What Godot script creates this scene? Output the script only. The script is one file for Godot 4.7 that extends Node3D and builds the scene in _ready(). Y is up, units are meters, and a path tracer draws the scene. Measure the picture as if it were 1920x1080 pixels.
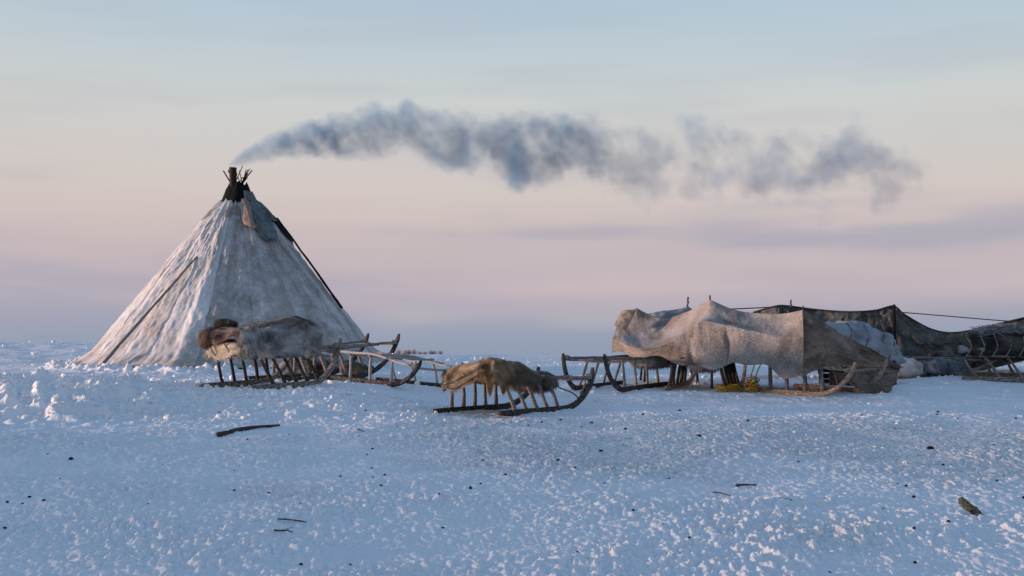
extends Node3D
# A winter camp on a snow plain: a hide-covered conical tent with a smoking stove,
# loaded wooden sleds, frosted covers. Units are metres, y up, the camera looks along -z.

const EYE := 1.5

var rng := RandomNumberGenerator.new()
var M := {}
var used := {}
var n_low := FastNoiseLite.new()
var n_mid := FastNoiseLite.new()
var n_clump := FastNoiseLite.new()
var n_grain := FastNoiseLite.new()
var n_cloth := FastNoiseLite.new()
var n_fine := FastNoiseLite.new()
var n_streak := FastNoiseLite.new()

# ------------------------------------------------------------------ mesh collecting

class Shape:
	var v := PackedVector3Array()
	var c := PackedColorArray()
	var idx := PackedInt32Array()
	func add(p: Vector3, col := Color.WHITE) -> int:
		v.append(p)
		c.append(col)
		return v.size() - 1
	func tri(a: int, b: int, d: int) -> void:
		idx.append(a)
		idx.append(b)
		idx.append(d)
	func normals() -> PackedVector3Array:
		var n := PackedVector3Array()
		n.resize(v.size())
		for k in range(0, idx.size(), 3):
			var a := idx[k]
			var b := idx[k + 1]
			var d := idx[k + 2]
			var f := (v[d] - v[a]).cross(v[b] - v[a])
			n[a] += f
			n[b] += f
			n[d] += f
		for k in n.size():
			n[k] = n[k].normalized() if n[k].length_squared() > 1e-16 else Vector3.UP
		return n
	func mesh(flat := false) -> ArrayMesh:
		var arr := []
		arr.resize(Mesh.ARRAY_MAX)
		if flat:
			var fv := PackedVector3Array()
			var fc := PackedColorArray()
			var fn := PackedVector3Array()
			for k in range(0, idx.size(), 3):
				var n := (v[idx[k + 2]] - v[idx[k]]).cross(v[idx[k + 1]] - v[idx[k]]).normalized()
				for j in 3:
					fv.append(v[idx[k + j]])
					fc.append(c[idx[k + j]])
					fn.append(n)
			arr[Mesh.ARRAY_VERTEX] = fv
			arr[Mesh.ARRAY_NORMAL] = fn
			arr[Mesh.ARRAY_COLOR] = fc
		else:
			arr[Mesh.ARRAY_VERTEX] = v
			arr[Mesh.ARRAY_NORMAL] = normals()
			arr[Mesh.ARRAY_COLOR] = c
			arr[Mesh.ARRAY_INDEX] = idx
		var m := ArrayMesh.new()
		m.add_surface_from_arrays(Mesh.PRIMITIVE_TRIANGLES, arr)
		return m


func numbered(called: String) -> String:
	if not used.has(called):
		used[called] = 0
		return called
	used[called] += 1
	return "%s_%03d" % [called, used[called]]


func tag(o: Node, label: String, category: String, group := "", kind := "") -> void:
	if label:
		o.set_meta("label", label)
	if category:
		o.set_meta("category", category)
	if group:
		o.set_meta("group", group)
	if kind:
		o.set_meta("kind", kind)


func thing(called: String, label: String, category: String, group := "") -> Node3D:
	var o := Node3D.new()
	o.name = numbered(called)
	add_child(o)
	tag(o, label, category, group)
	return o


func part(called: String, mesh: Mesh, mat: Material, parent: Node) -> MeshInstance3D:
	var o := MeshInstance3D.new()
	o.name = called if parent != self else numbered(called)
	o.mesh = mesh
	o.material_override = mat
	parent.add_child(o, true)
	return o


# ------------------------------------------------------------------ materials

func ramp(stops: Array) -> Gradient:
	var gr := Gradient.new()
	var off := PackedFloat32Array()
	var cols := PackedColorArray()
	for s in stops:
		off.append(s[0])
		cols.append((s[1] as Color).linear_to_srgb())
	gr.offsets = off
	gr.colors = cols
	return gr


func noise_tex(freq: float, stops: Array, sd: int, size := 256, octaves := 4) -> NoiseTexture2D:
	var t := NoiseTexture2D.new()
	var n := FastNoiseLite.new()
	n.seed = sd
	n.frequency = freq
	n.fractal_octaves = octaves
	t.noise = n
	t.width = size
	t.height = size
	t.seamless = true
	t.color_ramp = ramp(stops)
	return t


func textured(called: String, tex: Texture2D, scale: Vector3, rough := 0.85) -> StandardMaterial3D:
	var m := StandardMaterial3D.new()
	m.resource_name = called
	m.albedo_texture = tex
	m.uv1_triplanar = true
	m.uv1_scale = scale
	m.roughness = rough
	m.metallic_specular = 0.3
	return m


func vcol(called: String, rough := 0.9, sheen := 0.0) -> StandardMaterial3D:
	var m := StandardMaterial3D.new()
	m.resource_name = called
	m.vertex_color_use_as_albedo = true
	m.roughness = rough
	m.metallic_specular = 0.25
	if sheen > 0.0:
		m.rim_enabled = true
		m.rim = sheen
		m.rim_tint = 0.6
	return m


func make_materials() -> void:
	M.wood = textured("weathered_wood", noise_tex(0.02, [[0.0, Color(0.07, 0.055, 0.045)], [0.42, Color(0.14, 0.115, 0.1)], [0.6, Color(0.21, 0.18, 0.16)], [0.75, Color(0.36, 0.34, 0.33)], [1.0, Color(0.55, 0.54, 0.54)]], 11), Vector3(1.6, 9.0, 9.0))
	M.dark_wood = textured("dark_wood", noise_tex(0.02, [[0.0, Color(0.018, 0.014, 0.012)], [0.5, Color(0.045, 0.036, 0.03)], [0.75, Color(0.11, 0.09, 0.08)], [1.0, Color(0.32, 0.31, 0.31)]], 12), Vector3(1.6, 9.0, 9.0))
	M.frost_wood = textured("frosted_wood", noise_tex(0.025, [[0.0, Color(0.16, 0.14, 0.125)], [0.45, Color(0.27, 0.25, 0.235)], [0.65, Color(0.38, 0.365, 0.36)], [1.0, Color(0.55, 0.545, 0.545)]], 13), Vector3(2.0, 9.0, 9.0))
	M.fresh_wood = textured("planed_wood", noise_tex(0.02, [[0.0, Color(0.13, 0.075, 0.05)], [0.5, Color(0.27, 0.17, 0.115)], [0.7, Color(0.42, 0.34, 0.29)], [1.0, Color(0.65, 0.62, 0.6)]], 14), Vector3(1.5, 8.0, 8.0))
	M.soot_pole = textured("sooty_pole", noise_tex(0.03, [[0.0, Color(0.004, 0.004, 0.004)], [0.6, Color(0.007, 0.0065, 0.006)], [1.0, Color(0.02, 0.018, 0.017)]], 15), Vector3(4, 2, 4))
	M.rust = textured("rusty_iron", noise_tex(0.03, [[0.0, Color(0.012, 0.01, 0.01)], [0.55, Color(0.02, 0.015, 0.013)], [0.78, Color(0.07, 0.04, 0.032)], [1.0, Color(0.12, 0.07, 0.055)]], 16), Vector3(5, 3, 5), 0.7)
	M.rope = textured("rope", noise_tex(0.05, [[0.0, Color(0.08, 0.07, 0.055)], [0.5, Color(0.2, 0.17, 0.13)], [0.7, Color(0.5, 0.48, 0.45)], [1.0, Color(0.7, 0.69, 0.68)]], 17), Vector3(9, 9, 9))
	M.dark_rope = textured("dark_rope", noise_tex(0.05, [[0.0, Color(0.03, 0.028, 0.027)], [1.0, Color(0.12, 0.11, 0.1)]], 18), Vector3(9, 9, 9))
	M.hide = vcol("hide", 0.95, 0.15)
	M.fur = vcol("fur", 0.9, 0.3)
	M.cloth = vcol("canvas", 0.88, 0.1)
	M.snow = vcol("snow", 0.75)
	M.snow.metallic_specular = 0.35
	M.straw = vcol("straw", 0.8)
	M.twig = vcol("twig", 0.85)


# ------------------------------------------------------------------ terrain

var prof := [[0.0, -0.1], [4.0, 0.08], [7.0, 0.23], [12.0, 0.46], [16.2, 0.68], [18.7, 0.715], [20.5, 0.87], [22.5, 0.95], [25.0, 1.03], [28.5, 1.1], [40.0, 1.27], [80.0, 1.39], [300.0, 1.445], [4000.0, 1.46]]


func base_height(d: float) -> float:
	var k := 0
	while k < prof.size() - 2 and d > prof[k + 1][0]:
		k += 1
	var x0: float = prof[k][0]
	var x1: float = prof[k + 1][0]
	var y0: float = prof[k][1]
	var y1: float = prof[k + 1][1]
	var s := (y1 - y0) / (x1 - x0)
	var m0 := s
	var m1 := s
	if k > 0:
		m0 = 0.5 * (s + (y0 - prof[k - 1][1]) / (x0 - prof[k - 1][0]))
	if k < prof.size() - 2:
		m1 = 0.5 * (s + (prof[k + 2][1] - y1) / (prof[k + 2][0] - x1))
	m0 = minf(m0, 3.0 * s)
	m1 = minf(m1, 3.0 * s)
	var t := clampf((d - x0) / (x1 - x0), 0.0, 1.0)
	var h := x1 - x0
	return (1.0 + 2.0 * t) * (1.0 - t) * (1.0 - t) * y0 + t * (1.0 - t) * (1.0 - t) * h * m0 + t * t * (3.0 - 2.0 * t) * y1 + t * t * (t - 1.0) * h * m1


func ground(x: float, z: float) -> float:
	var d := maxf(0.0, -z)
	var y := base_height(d)
	y += 0.28 * smoothstep(-0.3, -3.0, x) * smoothstep(15.5, 18.0, d) * (1.0 - 0.62 * smoothstep(18.5, 22.0, d))
	y += 0.5 * smoothstep(-6.5, -12.0, x) * smoothstep(27.0, 38.0, d) * (1.0 - smoothstep(46.0, 75.0, d))
	y += 0.17 * exp(-pow((d - 17.2) / 1.3, 2.0)) * smoothstep(-4.4, -6.2, x)
	# a snow ridge added unseen, left of the view, to shade the foreground
	y += (2.3 + 0.12 * sin(z * 0.5)) * exp(-pow((x + 34.0) / 4.5, 2.0)) * smoothstep(14.0, 10.0, -z) * smoothstep(-24.0, -16.0, -z)
	y += 0.13 * smoothstep(6.3, 8.3, x) * smoothstep(20.0, 22.5, d) * (1.0 - smoothstep(26.0, 32.0, d))
	return y


func relief(x: float, z: float, d: float) -> float:
	# crusted, trampled snow: soft swells, wind ripples, clumps, grains; rougher on the bank by the tent
	var sw := n_low.get_noise_2d(x, z)
	var bank := exp(-pow((d - 17.4) / 2.0, 2.0)) * smoothstep(-4.2, -5.6, x)
	var strip := exp(-pow((d - 16.7 - 0.1 * x) / 0.8, 2.0)) * smoothstep(1.0, -2.0, x)
	var near := smoothstep(15.5, 12.0, d)
	var rough := 0.75 + (0.8 + 0.6 * near) * sw + 0.2 * near + 0.2 * smoothstep(11.0, 7.0, d) - 0.25 * exp(-pow((d - 14.0) / 2.5, 2.0)) - 0.3 * smoothstep(14.0, 17.0, d) - 0.35 * smoothstep(20.0, 27.0, d) + 0.9 * bank + 0.5 * strip
	rough = maxf(rough, 0.18)
	var c := n_clump.get_noise_2d(x, z * 0.55)
	c = c * 0.7 + 0.7 * maxf(0.0, c)
	var g := n_grain.get_noise_2d(x * 0.85, z * 0.42)
	var y := 0.035 * sw + 0.028 * n_mid.get_noise_2d(x * 0.45, z) + rough * (0.0130 * c + 0.0115 * g + 0.007 * maxf(0.0, g)) + (maxf(rough, 0.8) * 0.0105 * n_fine.get_noise_2d(x * 1.7, z * 0.8) if d < 18.0 else 0.0)
	if bank > 0.02 or strip > 0.05:
		var b := n_clump.get_noise_2d(x * 0.28 + 31.0, z * 0.28)
		y += (0.22 * bank + 0.08 * strip) * pow(maxf(0.0, b + 0.05), 1.1)
	if d > 24.0 and d < 33.5 and x < -2.0 and x > -11.0:
		# snow shovelled against the foot of the tent
		var rr := Vector2(x - TENT.x, z - TENT.z).length()
		y += exp(-pow((rr - 3.95) / 0.28, 2.0)) * (0.10 + 0.16 * n_mid.get_noise_2d(x * 1.4, z * 1.4) + 0.06 * c)
	return y


func build_ground() -> void:
	var angles := PackedFloat32Array()
	var dense := 960
	var half := deg_to_rad(32.5)
	for k in dense:
		angles.append(-half + 2.0 * half * k / (dense - 1))
	var rest := 80
	for k in rest:
		angles.append(half + (TAU - 2.0 * half) * (k + 1) / (rest + 1))
	var cols := angles.size()
	var radii := PackedFloat32Array([0.4, 1.2, 2.2, 3.2])
	var r := 4.2
	while r < 62.0:
		radii.append(r)
		r *= 1.0030
	while r < 3800.0:
		radii.append(r)
		r *= 1.045
	var rows := radii.size()
	var vv := PackedVector3Array()
	var nn := PackedVector3Array()
	var cc := PackedColorArray()
	vv.resize(cols * rows)
	nn.resize(cols * rows)
	cc.resize(cols * rows)
	var sn := PackedFloat32Array()
	var cs := PackedFloat32Array()
	for k in cols:
		sn.append(sin(angles[k]))
		cs.append(cos(angles[k]))
	for i in rows:
		var rad := radii[i]
		var fade := 1.0 - smoothstep(70.0, 220.0, rad)
		for k in cols:
			var x := rad * sn[k]
			var z := -rad * cs[k]
			var y := ground(x, z)
			if k < dense and rad > 4.0:
				y += relief(x, z, -z) * fade
			var at := i * cols + k
			vv[at] = Vector3(x, y, z)
			# old snow, with fine dirt trodden into it in patches
			var tone := 0.82 + 0.04 * n_fine.get_noise_2d(z * 1.3 + 40.0, x * 1.3 - 17.0)
			var col := Color(tone, tone, tone)
			if k < dense and rad < 40.0:
				var patch := n_low.get_noise_2d(x * 0.8 + 50.0, z * 0.8 - 20.0) * 0.5 + 0.75 * exp(-pow((-z - 13.8) / 2.4, 2.0)) * smoothstep(-3.5, 1.5, x) - 0.1
				var grit := n_grain.get_noise_2d(x * 1.9 + 9.0, z * 1.9)
				var dirt := clampf(patch, 0.0, 0.5) * clampf(0.55 + 2.6 * grit, 0.0, 1.7)
				col = col.lerp(Color(0.36, 0.30, 0.245), clampf(dirt, 0.0, 0.6))
			cc[at] = col
	for i in rows:
		var i0 := maxi(i - 1, 0)
		var i1 := mini(i + 1, rows - 1)
		for k in cols:
			var k0 := (k - 1 + cols) % cols
			var k1 := (k + 1) % cols
			var du := vv[i * cols + k1] - vv[i * cols + k0]
			var dv := vv[i1 * cols + k] - vv[i0 * cols + k]
			var n := du.cross(dv).normalized()
			nn[i * cols + k] = n if n.y > 0.0 else -n
	var ids := PackedInt32Array()
	ids.resize((rows - 1) * cols * 6)
	var w := 0
	for i in rows - 1:
		for k in cols:
			var k1 := (k + 1) % cols
			var a := i * cols + k
			var b := i * cols + k1
			var c2 := a + cols
			var d2 := b + cols
			ids[w] = a
			ids[w + 1] = c2
			ids[w + 2] = b
			ids[w + 3] = b
			ids[w + 4] = c2
			ids[w + 5] = d2
			w += 6
	var arr := []
	arr.resize(Mesh.ARRAY_MAX)
	arr[Mesh.ARRAY_VERTEX] = vv
	arr[Mesh.ARRAY_NORMAL] = nn
	arr[Mesh.ARRAY_COLOR] = cc
	arr[Mesh.ARRAY_INDEX] = ids
	var m := ArrayMesh.new()
	m.add_surface_from_arrays(Mesh.PRIMITIVE_TRIANGLES, arr)
	var o := part("ground", m, M.snow, self)
	tag(o, "wide plain of blue shaded crusted snow", "", "", "structure")


func lump_mesh(sd: int) -> ArrayMesh:
	# an uneven clod: a coarse sphere pushed about by noise
	var s := Shape.new()
	var n := FastNoiseLite.new()
	n.seed = sd
	n.frequency = 0.9
	var nu := 8
	var nv := 5
	for j in nv + 1:
		var th := PI * j / nv
		for i in nu:
			var ph := TAU * i / nu
			var d := Vector3(sin(th) * cos(ph), cos(th), sin(th) * sin(ph))
			s.add(d * (1.0 + 0.9 * n.get_noise_3dv(d * 1.3)), Color(0.82, 0.822, 0.83))
	for j in nv:
		for i in nu:
			var a := j * nu + i
			var b := j * nu + (i + 1) % nu
			s.tri(a, a + nu, b)
			s.tri(b, a + nu, b + nu)
	return s.mesh(true)


func build_clods() -> void:
	# loose clods of snow kicked up on the crust, thickest on the bank left of the sleds
	for kind in 3:
		var mm := MultiMesh.new()
		mm.transform_format = MultiMesh.TRANSFORM_3D
		mm.mesh = lump_mesh(40 + kind)
		mm.mesh.surface_set_material(0, M.snow)
		var list: Array[Transform3D] = []
		var tries := 0
		while list.size() < [6000, 2600, 1300][kind] and tries < 60000:
			tries += 1
			var d := 5.5 * pow(5.2, rng.randf())
			var x := d * rng.randf_range(-0.5, 0.5)
			if kind > 0:
				d = rng.randf_range(15.5, 20.5) if kind == 1 else rng.randf_range(20.0, 48.0)
				x = rng.randf_range(-0.5, -0.05) * d if kind == 1 else rng.randf_range(-0.5, 0.5) * d
			var dens := 0.5 + 0.9 * n_low.get_noise_2d(x * 1.5, -d * 1.5)
			if kind == 1:
				dens = 0.15 + 1.1 * exp(-pow((d - 17.6) / 1.5, 2.0)) * smoothstep(-3.0, -5.5, x) + 0.6 * exp(-pow((d - 17.4) / 0.8, 2.0))
			if rng.randf() > dens:
				continue
			var z := -d
			var size := 0.005 + 0.012 * pow(rng.randf(), 3.0)
			if kind == 1:
				size = 0.012 + 0.035 * pow(rng.randf(), 3.0)
			elif kind == 2:
				size = 0.02 + 0.05 * pow(rng.randf(), 4.0)
			var b := Basis.from_euler(Vector3(rng.randf() * TAU, rng.randf() * TAU, rng.randf() * TAU)).scaled_local(Vector3(rng.randf_range(0.8, 1.5), rng.randf_range(0.6, 1.0), rng.randf_range(0.8, 1.4)) * size)
			list.append(Transform3D(b, Vector3(x, ground(x, z) + relief(x, z, d) + size * 0.05, z)))
		mm.instance_count = list.size()
		for k in list.size():
			mm.set_instance_transform(k, list[k])
		var o := MultiMeshInstance3D.new()
		o.name = numbered("snow_clods")
		o.multimesh = mm
		add_child(o)
		tag(o, ["fine loose snow crumbs strewn over the near crust", "broken snow clods heaped on the bank before the tent", "snow lumps scattered on the far plain"][kind], "snow", "", "stuff")


# ------------------------------------------------------------------ shapes

func sweep(s: Shape, path: Array, sec: Array, sx: Array, sy: Array, up := Vector3.UP, col := Color.WHITE) -> void:
	var n := path.size()
	var m := sec.size()
	var first := s.v.size()
	for i in n:
		var t: Vector3 = ((path[mini(i + 1, n - 1)] as Vector3) - (path[maxi(i - 1, 0)] as Vector3)).normalized()
		var u := up if absf(t.dot(up)) < 0.97 else (Vector3.RIGHT if absf(t.x) < 0.7 else Vector3.BACK)
		var side := t.cross(u).normalized()
		var u2 := side.cross(t)
		for q in sec:
			var p: Vector3 = path[i]
			s.add(p + side * (q.x * sx[i]) + u2 * (q.y * sy[i]), col)
	for i in n - 1:
		for k in m:
			var a := first + i * m + k
			var b := first + i * m + (k + 1) % m
			s.tri(a, b, a + m)
			s.tri(b, b + m, a + m)
	var c0 := s.add(path[0], col)
	var c1 := s.add(path[n - 1], col)
	for k in m:
		s.tri(c0, first + (k + 1) % m, first + k)
		s.tri(c1, first + (n - 1) * m + k, first + (n - 1) * m + (k + 1) % m)


func circle(n: int) -> Array:
	var a := []
	for k in n:
		a.append(Vector2(cos(TAU * k / n), sin(TAU * k / n)))
	return a


func squarish() -> Array:
	return [Vector2(1, -0.7), Vector2(1, 0.7), Vector2(0.75, 1), Vector2(-0.75, 1), Vector2(-1, 0.7), Vector2(-1, -0.7), Vector2(-0.75, -1), Vector2(0.75, -1)]


func pole_mesh(a: Vector3, b: Vector3, r0: float, r1: float, bend := 0.01, sides := 7, steps := 7, kink := Vector3.ZERO) -> ArrayMesh:
	# a hand-cut pole: slightly crooked, tapered, uneven
	var path := []
	var rx := []
	var off := Vector3(rng.randf_range(-1, 1), rng.randf_range(-1, 1), rng.randf_range(-1, 1)) * bend
	for k in steps:
		var t := float(k) / (steps - 1)
		var p := a.lerp(b, t) + (off + kink) * sin(PI * t)
		if k > 0 and k < steps - 1:
			p += Vector3(rng.randf_range(-1, 1), rng.randf_range(-1, 1), rng.randf_range(-1, 1)) * bend * 0.25
		path.append(p)
		rx.append(lerpf(r0, r1, t) * rng.randf_range(0.9, 1.1))
	var s := Shape.new()
	sweep(s, path, circle(sides), rx, rx)
	return s.mesh()


func rope_mesh(pts: Array, r: float, sides := 5) -> ArrayMesh:
	var c := Curve3D.new()
	c.bake_interval = 0.03
	for k in pts.size():
		var p0: Vector3 = pts[maxi(k - 1, 0)]
		var p1: Vector3 = pts[mini(k + 1, pts.size() - 1)]
		c.add_point(pts[k], (p0 - p1) / 6.0, (p1 - p0) / 6.0)
	var len := c.get_baked_length()
	var n := clampi(int(len / 0.05), 4, 80)
	var path := []
	var rr := []
	for k in n + 1:
		path.append(c.sample_baked(len * k / n))
		rr.append(r)
	var s := Shape.new()
	sweep(s, path, circle(sides), rr, rr)
	return s.mesh()


func sheet_mesh(nu: int, nv: int, pos: Callable, col: Callable, thick: float, closed_u := false) -> ArrayMesh:
	# a hanging or draped skin with thickness: outer face, inner face and rim
	var s := Shape.new()
	var wu := nu if closed_u else nu + 1
	for j in nv + 1:
		for i in wu:
			var p: Vector3 = pos.call(float(i) / nu, float(j) / nv)
			s.add(p, col.call(p, float(i) / nu, float(j) / nv))
	for j in nv:
		for i in nu:
			var a := j * wu + i
			var b := j * wu + (i + 1) % wu
			s.tri(a, b, a + wu)
			s.tri(b, b + wu, a + wu)
	var nn := s.normals()
	var count := s.v.size()
	for k in count:
		s.add(s.v[k] - nn[k] * thick, s.c[k])
	var outer := s.idx.size()
	for k in range(0, outer, 3):
		s.tri(count + s.idx[k], count + s.idx[k + 2], count + s.idx[k + 1])
	for i in nu:
		var i1 := (i + 1) % wu
		for row in [0, nv]:
			var a: int = row * wu + i
			var b: int = row * wu + i1
			if row == 0:
				s.tri(a, count + a, b)
				s.tri(b, count + a, count + b)
			else:
				s.tri(a, b, count + a)
				s.tri(b, count + b, count + a)
	if not closed_u:
		for j in nv:
			for ci in [0, nu]:
				var a: int = j * wu + ci
				var b: int = (j + 1) * wu + ci
				if ci == 0:
					s.tri(a, b, count + a)
					s.tri(b, count + b, count + a)
				else:
					s.tri(a, count + a, b)
					s.tri(b, count + a, count + b)
	return s.mesh()


func pow_signed(x: float, e: float) -> float:
	return signf(x) * pow(absf(x), e)


# A skin thrown over a load: flat-ish top of the height top(x, z), then sides that hang to hem(angle).
func drape_pos(u: float, v: float, a: float, b: float, top: Callable, hem: Callable, flare: float, amp: float, sd: float) -> Vector3:
	var t := u * TAU
	var ox := a * pow_signed(cos(t), 0.45)
	var oz := b * pow_signed(sin(t), 0.45)
	var p: Vector3
	if v < 0.4:
		var k := pow(v / 0.4, 0.8)
		p = Vector3(ox * k, 0, oz * k)
		p.y = top.call(p.x, p.z) - 0.05 * pow(k, 5.0)
	else:
		var s := (v - 0.4) / 0.6
		var out := 1.0 + flare * s + 0.06 * sin(minf(s * 3.0, 1.0) * PI * 0.5)
		var y0: float = top.call(ox, oz) - 0.05
		p = Vector3(ox * out, lerpf(y0, hem.call(t), s), oz * out)
	var n := Vector3(cos(t), 0.5 if v < 0.4 else 0.1, sin(t))
	return p + n * amp * (n_cloth.get_noise_3d(p.x + sd, p.y * 0.6, p.z - sd) + 0.35 * n_fine.get_noise_3d(p.x * 0.5 + sd, p.y * 0.5, p.z * 0.5))


# Tufts: short thin hairs standing on a mesh's outer face, one mesh.
func hairs(called: String, mesh: ArrayMesh, count: int, len: float, width: float, lay: Vector3, parent: Node, mat: Material, outer := -1) -> void:
	var arr := mesh.surface_get_arrays(0)
	var vv: PackedVector3Array = arr[Mesh.ARRAY_VERTEX]
	var nn: PackedVector3Array = arr[Mesh.ARRAY_NORMAL]
	var cc: PackedColorArray = arr[Mesh.ARRAY_COLOR]
	var ids: PackedInt32Array = arr[Mesh.ARRAY_INDEX]
	var tris := ids.size() / 3 if outer < 0 else outer
	var cum := PackedFloat32Array()
	var total := 0.0
	for k in tris:
		total += (vv[ids[k * 3 + 1]] - vv[ids[k * 3]]).cross(vv[ids[k * 3 + 2]] - vv[ids[k * 3]]).length()
		cum.append(total)
	var hv := PackedVector3Array()
	var hn := PackedVector3Array()
	var hc := PackedColorArray()
	for k in count:
		var f := clampi(cum.bsearch(rng.randf() * total), 0, tris - 1)
		var w0 := rng.randf()
		var w1 := rng.randf()
		if w0 + w1 > 1.0:
			w0 = 1.0 - w0
			w1 = 1.0 - w1
		var a := ids[f * 3]
		var b := ids[f * 3 + 1]
		var c := ids[f * 3 + 2]
		var p := vv[a] * (1.0 - w0 - w1) + vv[b] * w0 + vv[c] * w1
		var n := nn[a]
		var col := cc[a] * rng.randf_range(0.6, 1.35)
		col.a = 1.0
		var dir := (n * 0.3 + lay + Vector3(rng.randf_range(-1, 1), rng.randf_range(-1, 1), rng.randf_range(-1, 1)) * 0.4).normalized()
		var side := dir.cross(n).normalized() * width
		var l := len * rng.randf_range(0.5, 1.3)
		var q0 := p - side - n * 0.004
		var q1 := p + side - n * 0.004
		var q2 := p + dir * l + Vector3.DOWN * l * 0.15
		if (q2 - q0).cross(q1 - q0).dot(n) < 0.0:
			var sw := q0
			q0 = q1
			q1 = sw
		hv.append_array([q0, q1, q2])
		hn.append_array([n, n, n])
		hc.append_array([col, col, col])
	var out := []
	out.resize(Mesh.ARRAY_MAX)
	out[Mesh.ARRAY_VERTEX] = hv
	out[Mesh.ARRAY_NORMAL] = hn
	out[Mesh.ARRAY_COLOR] = hc
	var m := ArrayMesh.new()
	m.add_surface_from_arrays(Mesh.PRIMITIVE_TRIANGLES, out)
	var o := part(called, m, mat, parent)
	o.set_meta("kind", "stuff")


# ------------------------------------------------------------------ sleds

# Local axes of a sled: +x forward, +y up, +z to its right; the origin lies on the snow at the middle of its rear end.
func sled_frame(o: Node3D, rear: Vector3, yaw: float, length: float, sink := 0.012) -> void:
	var f := Vector3(cos(yaw), 0, -sin(yaw))
	var rgt := Vector3(sin(yaw), 0, cos(yaw))
	var h := func(p: Vector3) -> float: return ground(p.x, p.z)
	var p0 := rear
	var p1 := rear + f * length * 0.7
	var y0: float = h.call(p0)
	var y1: float = h.call(p1)
	var fw := (Vector3(p1.x, y1, p1.z) - Vector3(p0.x, y0, p0.z)).normalized()
	var ra: Vector3 = (p0 + p1) * 0.5 + rgt * 0.5
	var la: Vector3 = (p0 + p1) * 0.5 - rgt * 0.5
	var rr := Vector3(ra.x - la.x, float(h.call(ra)) - float(h.call(la)), ra.z - la.z).normalized()
	var up := rr.cross(fw).normalized()
	o.transform = Transform3D(Basis(fw, up, fw.cross(up).normalized()), Vector3(rear.x, y0 - sink, rear.z))


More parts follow.
